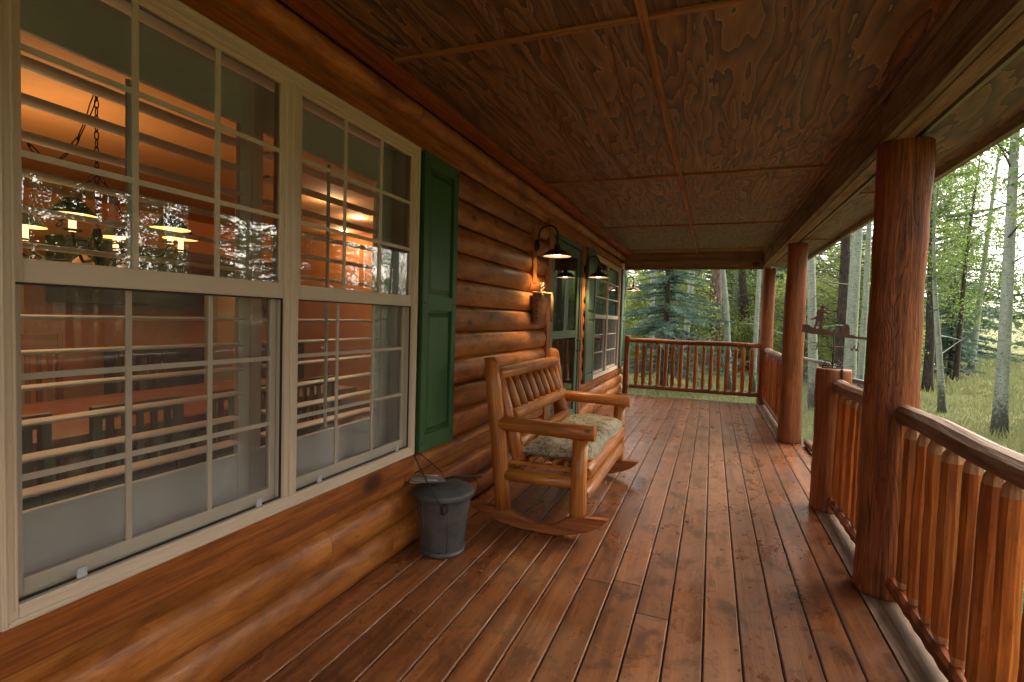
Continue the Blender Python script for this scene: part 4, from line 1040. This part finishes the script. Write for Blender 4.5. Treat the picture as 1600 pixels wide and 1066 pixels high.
# ================================================================== WEATHERVANE
def weathervane():
    cx, cy, z0 = .885, 4.66, 1.107
    t = thing('weathervane', 'small rusty weathervane with a fisherman silhouette on top of the newel post', 'weathervane', (cx, cy, z0))
    ux = Vector((math.cos(-.10), math.sin(-.10), 0)); uz = Vector((0, 0, 1)); o = Vector((cx, cy, z0))
    mb = MB()
    for s_ in (-1, 1):
        pts = [o+ux*(s_*(.032+.026*math.cos(a)))+uz*(.030+.030*math.sin(a)) for a in [math.pi*k/10 for k in range(11)]]; mb.tube(pts, .004, 6)
        pts = [o+ux*(s_*.032)+ux*(.013*math.cos(a))+uz*(.030+.013*math.sin(a)) for a in [6.283*k/12 for k in range(13)]]; mb.tube(pts, .003, 6)
        mb.tube([o+ux*(s_*.066), o+ux*(s_*.066)+uz*.022], .005, 6)
    mb.tube([o-ux*.072+uz*.022, o+ux*.072+uz*.022], .0045, 6); mb.tube([o-ux*.066+uz*.003, o+ux*.066+uz*.003], .004, 6); mb.build('base_bracket', M['iron'], t)
    mb = MB(); mb.tube([o+uz*0, o+uz*.285], .0045, 8); mb.tube([o+uz*.10, o+uz*.12], .009, 10); mb.build('spindle', M['iron'], t)
    # compass letters (seen from behind) and arms
    zc_ = .170
    mb = MB(); mb.tube([o-ux*.10+uz*zc_, o+ux*.10+uz*zc_], .003, 6)
    py = Vector((-ux.y, ux.x, 0)); mb.tube([o-py*.10+uz*zc_, o+py*.10+uz*zc_], .003, 6); mb.build('compass_arms', M['rust'], t)
    def strokes(c, u, segs, nm):
        m2 = MB()
        for (a, b) in segs: m2.tube([c+u*a[0]+uz*a[1], c+u*b[0]+uz*b[1]], .0036, 5)
        m2.build(nm, M['rust'], t)
    h, w_ = .026, .019
    strokes(o-ux*.130+uz*zc_, -ux, [((-w_, -h), (-w_, h)), ((-w_, h), (w_, h)), ((-w_, 0), (w_*.6, 0)), ((-w_, -h), (w_, -h))], 'compass_letter')       # E mirrored
    strokes(o+ux*.135+uz*zc_, -ux, [((-w_*1.5, h), (-w_*.7, -h)), ((-w_*.7, -h), (0, h*.6)), ((0, h*.6), (w_*.7, -h)), ((w_*.7, -h), (w_*1.5, h))], 'compass_letter')  # W
    strokes(o+py*.125+uz*zc_, py, [((-w_, -h), (-w_, h)), ((-w_, h), (w_, -h)), ((w_, -h), (w_, h))], 'compass_letter')                                 # N
    strokes(o-py*.125+uz*zc_, -py, [((w_, h), (-w_, h)), ((-w_, h), (-w_, 0)), ((-w_, 0), (w_, 0)), ((w_, 0), (w_, -h)), ((w_, -h), (-w_, -h))], 'compass_letter')  # S
    # arrow shaped ground with the figure
    tl = Vector((ux.x, ux.y, -.11)).normalized(); tz = Vector((ux.x*.11, ux.y*.11, 1)).normalized(); pc = o+uz*.265
    ground_ = [(-.225, -.010), (-.22, .012), (-.228, .045), (-.205, .052), (-.18, .050), (-.165, .040), (-.14, .030), (-.10, .028), (-.06, .030), (-.03, .018), (.0, .012), (.05, .012), (.09, .012), (.12, .014), (.15, .006), (.18, .010), (.205, .010), (.235, -.012), (.16, -.010), (.08, -.014), (0, -.014), (-.06, -.012), (-.15, -.018)]
    mb = MB(); mb.prism(ground_, pc, tl, tz, .004)
    man = [(-.145, .025), (-.128, .025), (-.124, .075), (-.118, .090), (-.112, .075), (-.108, .025), (-.088, .025), (-.093, .095), (-.090, .120), (-.095, .150), (-.088, .158), (-.070, .150), (-.045, .152), (-.045, .158), (-.070, .160), (-.092, .172), (-.104, .176), (-.100, .186), (-.096, .198), (-.090, .203), (-.102, .212), (-.118, .214), (-.132, .206), (-.124, .198), (-.123, .184), (-.128, .176), (-.142, .168), (-.146, .150), (-.140, .130), (-.160, .105), (-.182, .100), (-.183, .092), (-.158, .094), (-.142, .100), (-.140, .085)]
    mb.prism(man, pc, tl, tz, .004)
    dog = [(.045, .012), (.05, .030), (.042, .040), (.055, .050), (.066, .066), (.050, .080), (.040, .083), (.046, .092), (.062, .092), (.080, .086), (.092, .068), (.096, .040), (.100, .012)]
    mb.prism(dog, pc, tl, tz, .004)
    mb.tube([pc+tl*-.05+tz*.152, pc+tl*.0+tz*.20, pc+tl*.03+tz*.235], .0018, 5)
    mb.prism([(-.008, .01), (0, .038), (.008, .01)], pc, tl, tz, .005)
    mb.build('silhouette_arrow', M['rust'], t)
weathervane()

# ================================================================== CHAIN LINK FENCE
def chain_fence(p, q, top, bot, label, cap=False):
    p, q = Vector((p[0], p[1], 0)), Vector((q[0], q[1], 0)); d = q-p; L = d.length; dn = d.normalized()
    t = thing('chain_link_panel', label, 'fence', tuple((p+q)/2)); Z = Vector((0, 0, 1))
    mb = MB(); mb.tube([p+Z*top, q+Z*top], .024, 14); mb.build('top_pipe', M['pipe'], t)
    mb = MB(); mb.tube([p+Z*bot, q+Z*bot], .010, 8); mb.build('bottom_wire', M['pipe'], t)
    for e in (p+dn*.02, q-dn*.02):
        mb = MB(); mb.tube([e+Z*(GZ-.1), e+Z*(top)], .022, 12); mb.build('fence_post', M['pipe'], t)
    if cap: mb = MB(); mb.tube([q+Z*top-dn*.02, q+Z*top+dn*.045], .030, 12); mb.build('end_fitting', M['cream_cap'], t)
    mb = MB(); H = top-bot; s_ = .062
    nn = int((L+H)/s_)
    for k in range(nn+1):
        for sgn in (1, -1):
            a0 = k*s_-H if sgn > 0 else k*s_
            xa, xb = (a0, a0+H) if sgn > 0 else (a0, a0-H)
            za, zb = 0, H
            # clip to 0..L
            def cl(x, z, x2, z2):
                pts = []
                for X, Zz, X2, Z2 in ((x, z, x2, z2), (x2, z2, x, z)):
                    if X < 0: tt = (0-X)/(X2-X); X, Zz = 0, Zz+(Z2-Zz)*tt
                    if X > L: tt = (X-L)/(X-X2) if X != X2 else 0; X, Zz = L, Zz+(Z2-Zz)*tt
                    pts.append((X, Zz))
                return pts
            if max(xa, xb) <= 0 or min(xa, xb) >= L: continue
            (x1_, z1_), (x2_, z2_) = cl(xa, za, xb, zb)
            off = Vector((-dn.y, dn.x, 0))*.003*sgn
            mb.tube([p+dn*x1_+Z*(bot+z1_)+off, p+dn*x2_+Z*(bot+z2_)+off],   .0013, 4, False)
    mb.build('wire_mesh', M['wire'], t)
chain_fence((1.22, 9.0), (1.38, 7.25), .975, -.5, 'chain link panel with a galvanised top pipe behind the middle post', True)
chain_fence((1.10, 5.9), (1.31, 5.02), .955, -.5, 'chain link panel with a galvanised top pipe behind the newel post')
# ================================================================== GROUND
def gh(x, y):
    d = math.hypot(x, y); z = GZ+.05*math.sin(x*.21+1)*math.cos(y*.17)+.04*math.sin(x*.6+y*.4)
    if d < 12: z = GZ+(z-GZ)*max(0, (d-6)/6)
    if d > 40: z += (d-40)*.018
    return z
def ground():
    rs_ = np.concatenate([np.linspace(0, 30, 46), np.linspace(31, 100, 46), np.geomspace(105, 900, 18)]); na = 150; V = []; F = []
    for r in rs_:
        for k in range(na):
            a = 2*math.pi*k/na; x, y = r*math.cos(a), r*math.sin(a); V.append((x, y, gh(x, y) if r < 105 else gh(x*105/r, y*105/r)+min(12, (r-105)*.05)))
    for i in range(len(rs_)-1):
        for k in range(na): k2 = (k+1) % na; F.append((i*na+k, (i+1)*na+k, (i+1)*na+k2, i*na+k2))
    o = raw('meadow_ground', V, F, M['ground']); tag(o, kind='structure'); o.data.polygons.foreach_set('use_smooth', np.ones(len(F), dtype=bool))
ground()
nr = np.random.default_rng(5)
def grass():
    P = []
    def scatter(n, x0, x1, y0, y1, dmin=0, dmax=999):
        x = nr.uniform(x0, x1, n); y = nr.uniform(y0, y1, n); d = np.hypot(x, y)
        keep = (d > dmin) & (d < dmax) & ~((x < 1.35) & (y < 10.7))
        return np.stack([x[keep], y[keep]], 1)
    near = scatter(90000, -6, 16, 1, 24, 0, 24); mid = scatter(90000, -8, 40, 10, 50, 22, 55)
    V = []; F = []; T = []
    for pts, hh, ww in ((near, .15, .009), (mid, .22, .028)):
        n = len(pts); h = nr.uniform(.5, 1.3, n)*hh; w_ = ww*nr.uniform(.7, 1.4, n); a = nr.uniform(0, 6.28, n)
        cl = np.sin(pts[:, 0]*1.1+np.sin(pts[:, 1]*.7)*2)+np.cos(pts[:, 1]*.9+pts[:, 0]*.3); h = h*(1+.28*cl)
        z = np.array([gh(x, y) for x, y in pts])
        bx, by = np.cos(a)*w_, np.sin(a)*w_; lx, ly = nr.normal(0, .35, n)*h, nr.normal(0, .35, n)*h
        v = np.zeros((n, 4, 3)); v[:, 0] = np.stack([pts[:, 0]-bx, pts[:, 1]-by, z-.02], 1); v[:, 1] = np.stack([pts[:, 0]+bx, pts[:, 1]+by, z-.02], 1)
        v[:, 2] = np.stack([pts[:, 0]+lx+bx*.25, pts[:, 1]+ly+by*.25, z+h], 1); v[:, 3] = np.stack([pts[:, 0]+lx-bx*.25, pts[:, 1]+ly-by*.25, z+h], 1)
        b = sum(len(q) for q in V); V.append(v.reshape(-1, 3)); F.append(np.arange(n*4).reshape(n, 4)+b); T.append(np.repeat(np.clip(nr.uniform(0, 1, n)*.6+.2+.15*cl, 0, 1), 4))
    o = raw('meadow_grass', np.concatenate(V), np.concatenate(F), M['grass'], np.concatenate(T)); tag(o, kind='stuff')
grass()

# ================================================================== TREES
def quads(P, size, tilt=1.0, aspect=.8, jitter=.3, seed=0, nd=None):
    """random oriented leaf quads at points P"""
    g = np.random.default_rng(seed); n = len(P); s_ = size*g.uniform(1-jitter, 1+jitter, n)[:, None]
    a = g.normal(0, 1, (n, 3)); a /= np.linalg.norm(a, axis=1)[:, None]
    b = g.normal(0, 1, (n, 3)); b -= a*(a*b).sum(1)[:, None]; b /= np.linalg.norm(b, axis=1)[:, None]
    v = np.stack([P-a*s_*.5, P+b*s_*.5*aspect-a*s_*.1, P+a*s_*.5, P-b*s_*.5*aspect-a*s_*.1], 1)
    return v.reshape(-1, 3), np.arange(n*4).reshape(n, 4)
def aspen_crown(name, h0, h1, rad, n, leaf, seed, mat='leaf_aspen', clump=.34, density=26):
    g = np.random.default_rng(seed); P = []; T = []; br = MB(); k = density
    for i in range(k):
        t = (i+g.uniform(0, 1))/k; z = h0+(h1-h0)*t; a = g.uniform(0, 6.28); L = rad*(.45+.75*g.random())*(1-.55*t); up = g.uniform(.15, .75)
        p0 = np.array([0, 0, z]); dr = np.array([math.cos(a), math.sin(a), up]); pts = [p0+dr*L*s_+np.array([0, 0, .12*L*math.sin(s_*3)]) for s_ in (0, .35, .7, 1)]
        br.tube([tuple(p) for p in pts], [.022*(1-t*.5), .015, .009, .004], 5, False, tint=.5)
        for c in range(g.integers(3, 7)):
            s_ = g.uniform(.35, 1.1); cpt = p0+dr*L*s_+g.normal(0, .22, 3)*[1, 1, .8]; m_ = int(n/k/5*g.uniform(.5, 1.6)); P.append(cpt+g.normal(0, clump*g.uniform(.5, 1.1), (m_, 3))*[1, 1, .7]); T.append(np.full(m_, g.uniform(0, 1)))
    P = np.concatenate(P); T = np.concatenate(T); T = np.clip(T+g.normal(0, .15, len(T)), 0, 1)
    v, f = quads(P, leaf, seed=seed+1); o = raw(name, v, f, M[mat], np.repeat(T, 4))
    return o, br
def trunk_mb(h, r, lean=(0, 0), bend=.15, seed=0, knots=True, seg=14, limbs=0, top=.25):
    g = random.Random(seed); mb = MB(); n = 18; pts = []; rr = []; ph = g.uniform(0, 6)
    for i in range(n+1):
        t = i/n; pts.append((lean[0]*t+bend*math.sin(t*4+ph)*t, lean[1]*t+bend*.6*math.cos(t*3+ph)*t-bend*.0, h*t-.15)); rr.append(r*((1-t)*(1-top)+top)+r*.35*math.exp(-t*30))
    mb.tube(pts, rr, seg, True, .02, tint=.5)
    def at(t): i = min(n-1, int(t*n)); q = t*n-i; return Vector(pts[i]).lerp(Vector(pts[i+1]), q), rr[i]
    for k in range(limbs):
        t = g.uniform(.12, .75); p, r_ = at(t); a = g.uniform(0, 6.28); L = g.uniform(.4, 1.6); d = Vector((math.cos(a), math.sin(a), g.uniform(-.15, .45)))
        mb.tube([p, p+d*L*.5+Vector((0, 0, .06)), p+d*L+Vector((0, 0, g.uniform(-.1, .25)))], [.018, .012, .004], 5, False, tint=.4)
    return mb, at
CROWNS = []
def hide_proto(o): bpy.data.objects.remove(o, do_unlink=True)
def make_crown(*a, **k):
    o, br = aspen_crown(*a, **k); me = o.data; hide_proto(o)
    b = br.build('branches', M['bark_aspen']); bm_ = b.data; hide_proto(b); return me, bm_
CR = [make_crown('crown', -3.5, 3.6, 1.5, 5200, .075, s_) for s_ in (11, 12, 13)]
CRT = [make_crown('crown', -5.0, 4.0, 2.0, 9000, .085, s_, density=34) for s_ in (21, 22, 23)]
YC = [make_crown('crown', .3, 3.6, 1.35, 5200, .085, s_, 'leaf_bright', .30, 26) for s_ in (31, 32)]
def inst(name, me, parent, loc, rz=0, sc=(1, 1, 1)):
    o = bpy.data.objects.new(name, me); C.objects.link(o); o.parent = parent; o.location = loc; o.rotation_euler = (0, 0, rz); o.scale = sc; return o
def aspen(x, y, h, r, lean=(0, 0), label='', group=None, seed=0, ch=.72, crowns=CR, bend=.12, limbs=5, bark_='bark_aspen', csc=1.0):
    z = gh(x, y); t = thing('aspen_tree', label, 'tree', (x, y, z), group)
    mb, at = trunk_mb(h, r, lean, bend, seed, limbs=limbs)
    # mesh local to the tree foot
    base = Vector((x, y, z)); mb.v = [(p[0]+x, p[1]+y, p[2]+z) for p in mb.v]
    mb.build('trunk', M[bark_], t)
    p, _ = at(ch); me, bm_ = crowns[seed % len(crowns)]
    rz = (seed*1.7) % 6.28
    inst('crown', me, t, p, rz, (csc, csc, csc)); inst('branches', bm_, t, p, rz, (csc, csc, csc)); return t

# --- conifers
def spruce_meshes(h, rad, seed, n_wh=34, spray=.17, mat='leaf_spruce', droop=.35, gap=1.0, needle=.05, start=.06):
    g = np.random.default_rng(seed); P0 = []; P1 = []; P2 = []; T = []; br = MB()
    for i in range(n_wh):
        t = start+(1-start)*((i+.5)/n_wh)**.9; z = h*t; L0 = rad*(1-t)**.85*g.uniform(.8, 1.15)+.12
        nb = g.integers(4, 7)
        for b in range(nb):
            a = g.uniform(0, 6.28); L = L0*g.uniform(.4, 1.2); z = h*t+g.uniform(-1, 1)*h/n_wh; tl = g.uniform(0, 1)
            dr = np.array([math.cos(a), math.sin(a), 0]); side = np.array([-dr[1], dr[0], 0])
            def pt(s_): return np.array([0, 0, z])+dr*L*s_+np.array([0, 0, L*(.12*s_-droop*s_**1.6+.10*s_**3)])
            br.tube([tuple(pt(s_)) for s_ in (0, .5, 1)], [.016+.012*(1-t), .010, .004], 4, False, tint=.4)
            ns = int(L/.030*gap)+3
            for k in range(ns):
                s_ = .12+.90*(k+g.uniform(0, 1))/ns; c = pt(s_); sw = spray*(1.2-s_*.7)*L/rad*1.6+.06
                for sg in (-1, 1):
                    d = side*sg*g.uniform(.4, 1)+dr*g.uniform(.2, .9)+np.array([0, 0, g.uniform(-.75, .45)]); d /= np.linalg.norm(d); ln = sw*g.uniform(.6, 1.3)
                    wv = np.array([0, 0, 1.])*g.uniform(.3, 1)+dr*g.uniform(-.6, .6); wv -= d*(wv@d); wv /= np.linalg.norm(wv)
                    P0.append(c-wv*needle*.5); P1.append(c+wv*needle*.5); P2.append(c+d*ln); T.append(tl*.5+g.uniform(0, .5))
    n = len(P0); v = np.stack([P0, P1, P2], 1).reshape(-1, 3); f = np.arange(n*3).reshape(n, 3)
    o = raw('crown', v, f, M[mat], np.repeat(np.array(T), 3)); me = o.data; hide_proto(o)
    b = br.build('branches', M['bark_dark']); bm_ = b.data; hide_proto(b)
    mb, _ = trunk_mb(h*.98, .035+h*.011, (0, 0), .03, seed, limbs=0, top=.08); tr = mb.build('trunk', M['bark_dark']); tm = tr.data; hide_proto(tr)
    return me, bm_, tm
SP = [spruce_meshes(9.5, 2.3, 41, 62, needle=.038), spruce_meshes(8.0, 1.9, 42, 50, needle=.038)]
PN = [spruce_meshes(11, 2.6, 51, 26, .20, 'leaf_pine', .10, .8, .055, .35), spruce_meshes(10, 2.3, 52, 24, .20, 'leaf_pine', .05, .8, .055, .30)]
def conifer(kind, x, y, label, group=None, sc=1, seed=0, cat='tree'):
    ms = (SP if kind == 'spruce' else PN)[seed % 2]; z = gh(x, y); t = thing('spruce_tree' if kind == 'spruce' else 'pine_tree', label, cat, (x, y, z), group)
    rz = (seed*2.4) % 6.28; s3 = (sc, sc, sc)
    inst('trunk', ms[2], t, (0, 0, 0), rz, s3); inst('crown', ms[0], t, (0, 0, 0), rz, s3); inst('branches', ms[1], t, (0, 0, 0), rz, s3); return t
# --- leafless, tangled dead lower branches of old pines
def bare_pine(x, y, h, r, label, seed, lean=(0, 0), bark_='bark_dark', nb=46, group=None, crown=True, bend=.25):
    z = gh(x, y); t = thing('pine_tree', label, 'tree', (x, y, z), group); g = random.Random(seed)
    mb, at = trunk_mb(h, r, lean, bend, seed, limbs=0, top=.35); mb.v = [(p[0]+x, p[1]+y, p[2]+z) for p in mb.v]; mb.build('trunk', M[bark_], t)
    br = MB()
    for k in range(nb):
        tt = g.uniform(.16, .95); p, r_ = at(tt); a = g.uniform(0, 6.28); L = g.uniform(.8, 2.6)*(1.1-tt*.5); d = Vector((math.cos(a), math.sin(a), g.uniform(-.1, .35)))
        pts = [p]; q = p.copy()
        for s_ in range(5): d = (d+Vector((g.uniform(-.28, .28), g.uniform(-.28, .28), g.uniform(-.22, .25)))).normalized(); q = q+d*L/5; pts.append(q.copy())
        br.tube([v+Vector((x, y, z)) for v in pts], [.022, .017, .013, .009, .006, .003], 5, False, tint=.3)
        for s_ in range(2, 6):
            d2 = Vector((g.uniform(-1, 1), g.uniform(-1, 1), g.uniform(-.3, .6))).normalized(); b = pts[s_]+Vector((x, y, z))
            br.tube([b, b+d2*L*.16, b+d2*L*.26+Vector((0, 0, .04))], [.007, .005, .002], 4, False, tint=.3)
    br.build('bare_branches', M['bark_dark'], t)
    if crown: inst('crown', PN[seed % 2][0], t, (lean[0], lean[1], h*.30), seed, (1, 1, .9))
    return t
def young(x, y, label, group=None, sc=1, seed=0):
    z = gh(x, y); t = thing('young_aspen', label, 'young tree', (x, y, z), group); me, bm_ = YC[seed % 2]; s3 = (sc, sc, sc)
    mb, at = trunk_mb(3.4*sc, .03, (0, 0), .1, seed, limbs=0, seg=7); mb.v = [(p[0]+x, p[1]+y, p[2]+z) for p in mb.v]; mb.build('trunk', M['bark_aspen'], t)
    inst('crown', me, t, (0, 0, 0), seed, s3); inst('branches', bm_, t, (0, 0, 0), seed, s3); return t

# trees seen across the far railing
conifer('spruce', -1.34, 16.9, 'blue green spruce with sweeping branches behind the left part of the far railing', sc=.88, seed=0)
aspen(-2.25, 21.5, 13, .13, (-.3, 0), 'thick pale aspen half hidden behind the blue spruce, leftmost over the far railing', seed=1, limbs=8)
aspen(-.95, 20.3, 14, .12, (.5, .2), 'straight pale aspen right of the blue spruce beyond the far railing', seed=2)
bare_pine(.15, 24.0, 11, .30, 'thick trunk with pinkish peeling bark behind the far railing', 61, bark_='bark_pink', nb=50)
aspen(.55, 17.3, 10, .105, (-.9, .3), 'crooked young aspen with a bright leafy top in front of the pink barked trunk', seed=3, bend=.42, ch=.50, crowns=YC, csc=.9, limbs=6)
bare_pine(1.6, 26.5, 11, .22, 'slender crooked pine left of the far corner post', 64, (-.5, 0), nb=44, bend=.5)
aspen(1.20, 17.0, 12, .075, (.0, .0), 'thin straight aspen just left of the far corner post', seed=4, limbs=4)
# trees between the middle post and the cracked post
aspen(2.42, 14.5, 13, .115, (-.75, -.25), 'pale aspen right beside the middle post behind the weathervane', seed=5)
bare_pine(4.1, 20.5, 11, .20, 'dark pine with tangled dead branches above the weathervane', 71, nb=80, bend=.1)
bare_pine(3.0, 22.5, 11, .16, 'second dead branched pine behind the weathervane, further back', 72, nb=70, bend=.2)
aspen(3.55, 16.5, 14, .165, (.0, .0), 'thickest pale aspen between the weathervane and the cracked post', seed=6)
aspen(3.95, 17.2, 13, .09, (.05, .0), 'thinner aspen directly right of the thickest aspen by the cracked post', seed=7)
aspen(4.45, 18.0, 13, .12, (.15, .0), 'aspen just left of the cracked post, last of the trio there', seed=8)
# trees right of the cracked post
bare_pine(6.9, 21.5, 9.5, .15, 'dark spruce trunk just right of the cracked post', 75, nb=16)
aspen(5.62, 16.4, 6.0, .085, (-.55, -.2), 'thin broken aspen stem close to the right side of the cracked post', seed=9, csc=.6, ch=.8)
aspen(8.9, 25.0, 9.5, .10, (.3, .1), 'leafy dark stemmed aspen in the middle of the meadow edge', seed=10, ch=.62, bark_='bark_dark', crowns=CR)
conifer('spruce', 9.4, 27.0, 'green conifer behind the leafy aspen right of the cracked post', sc=.72, seed=1)
aspen(11.4, 30.5, 13, .14, (.8, .3), 'leaning slender aspen at the far side of the meadow', seed=11, ch=.60, crowns=CRT, bend=.1)
aspen(5.30, 12.8, 12, .112, (-.1, 0), 'large smooth aspen standing nearest at the right edge', seed=12, ch=.62, crowns=CR, bend=.06, limbs=9)
# the wood behind, one crown at a time
rg = random.Random(12); kk = 0
gA, gS, gP, gY = 'background aspens in the wood', 'background spruces in the wood', 'background pines in the wood', 'bright young aspens in the understorey'
spots = []
def ok(x, y, m_): return all((x-a)**2+(y-b)**2 > m_*m_ for a, b in spots)
def bg(n, x0, x1, y0, y1, kinds, m_=1.6, k3=0):
    global kk
    c = 0; tries = 0
    while c < n and tries < 400:
        tries += 1; x, y = rg.uniform(x0, x1), rg.uniform(y0, y1)
        if not ok(x, y, m_): continue
        spots.append((x, y)); c += 1; kk += 1; kd = rg.choice(kinds)
        if kd == 'a': aspen(x, y, rg.uniform(11, 14), rg.uniform(.09, .17), (rg.uniform(-.6, .6), .2), 'pale aspen standing deep in the background wood', gA, seed=kk, ch=rg.uniform(.5, .7), crowns=CRT, limbs=4)
        elif kd == 's': conifer('spruce', x, y, 'dark spruce standing deep in the background wood', gS, rg.uniform(.85, 1.3), kk)
        elif kd == 'p': conifer('pine', x, y, 'green pine standing deep in the background wood', gP, rg.uniform(.85, 1.25), kk)
        else: young(x, y, 'bright green young aspen in the understorey of the wood', gY, rg.uniform(.8, 1.5), kk)
bg(26, -8, 9, 27, 42, 'aspspp', 1.7)
bg(34, -8, 8, 21, 36, 'y', 1.2)
bg(8, 3.2, 7.5, 24, 34, 'spa', 1.6)
# trees out to the right of the porch, in the windows' reflections and at the frame edge
gR = 'trees beside the porch mirrored in the window panes'
for i in range(62):
    if i < 26: x, y = rg.uniform(6.5, 24), rg.uniform(-9, 4)
    else: az, dd = R(rg.uniform(27, 78)), rg.uniform(9, 26); x, y = dd*math.sin(az)+1, dd*math.cos(az)
    if not ok(x, y, 1.8): continue
    spots.append((x, y)); kd = rg.choice('aaaspa'); lb = {'a': 'pale aspen beside the porch, mirrored in the window panes', 's': 'dark spruce beside the porch, mirrored in the window panes', 'p': 'green pine beside the porch, mirrored in the window panes'}[kd]
    g2 = {'a': 'aspens mirrored in the window panes', 's': 'spruces mirrored in the window panes', 'p': 'pines mirrored in the window panes'}[kd]
    if kd == 'a': aspen(x, y, rg.uniform(9, 13), rg.uniform(.10, .18), (rg.uniform(-.5, .5), .2), lb, g2, seed=100+i, ch=.6, crowns=CRT)
    elif kd == 's': conifer('spruce', x, y, lb, g2, rg.uniform(.8, 1.1), i)
    else: conifer('pine', x, y, lb, g2, rg.uniform(.8, 1.1), i)

# trees filling the far side of the meadow
bg(9, 11, 21, 34, 47, 'aasp', 2.2)
bg(7, 8, 17, 38, 50, 'y', 2.0)
# far wood across the meadow: one mass
def far_wood():
    g = np.random.default_rng(9); V = []; T = []
    items = []
    for k in range(820):
        a = g.uniform(-.75, 2.9); d = g.uniform(50, 110); items.append((d*math.sin(a), d*math.cos(a), d))
    for (x, y, d) in items:
        z = gh(x, y) ; h = g.uniform(6, 12)*(1+(d-52)/220); con = g.random() < .6; n = 190; tl = g.uniform(0, .7)
        t = g.uniform(0, 1, n)**(.8); ang = g.uniform(0, 6.28, n)
        if con: r = (1-t)*h*.20*g.uniform(.5, 1.1, n)+.05; sz = .75
        else: r = h*.24*np.sqrt(np.clip(1-(2*t-1.05)**2, .02, 1))*g.uniform(.3, 1.1, n); sz = .65
        P = np.stack([x+r*np.cos(ang), y+r*np.sin(ang), z+h*(.06+.94*t)], 1)
        a_ = g.normal(0, 1, (n, 3)); a_ /= np.linalg.norm(a_, axis=1)[:, None]; b_ = g.normal(0, 1, (n, 3)); s_ = sz*g.uniform(.4, 1, n)[:, None]*(.55+.45*(1-t))[:, None]
        V.append(np.stack([P-a_*s_*.5, P+b_*s_*.28, P+a_*s_*.5], 1)); T.append(np.repeat(np.clip(tl+g.uniform(0, .3, n), 0, 1), 3))
    v = np.concatenate(V).reshape(-1, 3); o = raw('far_wood', v, np.arange(len(v)).reshape(-1, 3), M['leaf_far'], np.concatenate(T)); tag(o, kind='stuff')
far_wood()

# leaf litter on the boards
def litter():
    g = np.random.default_rng(2); P = []
    for (x, y, s_, n) in ((-.95, 7.9, .22, 46), (-.55, 8.4, .08, 12), (-.9, 9.2, .3, 30), (.35, 9.6, .12, 22), (-.62, 4.6, .16, 46), (-.72, 5.0, .18, 40), (-.2, 5.0, .5, 18), (.2, 4.5, .15, 16), (-.6, 9.9, .6, 30), (-.8, 2.5, .5, 10), (.45, 4.3, .2, 14)):
        P.append(np.stack([x+g.normal(0, s_, n), y+g.normal(0, s_*1.3, n), np.full(n, .006)], 1))
    P = np.concatenate(P); n = len(P); a = g.uniform(0, 6.28, n); L = g.uniform(.006, .022, n); W_ = g.uniform(.003, .009, n)
    dx, dy = np.cos(a), np.sin(a); up = g.uniform(0, .008, n)
    v = np.stack([P+np.stack([-dx*L, -dy*L, 0*L], 1), P+np.stack([-dy*W_, dx*W_, up], 1), P+np.stack([dx*L, dy*L, up*.6], 1), P+np.stack([dy*W_, -dx*W_, 0*L+.001], 1)], 1).reshape(-1, 3)
    o = raw('leaf_litter', v, np.arange(n*4).reshape(n, 4), M['litter']); tag(o, kind='stuff')
litter()
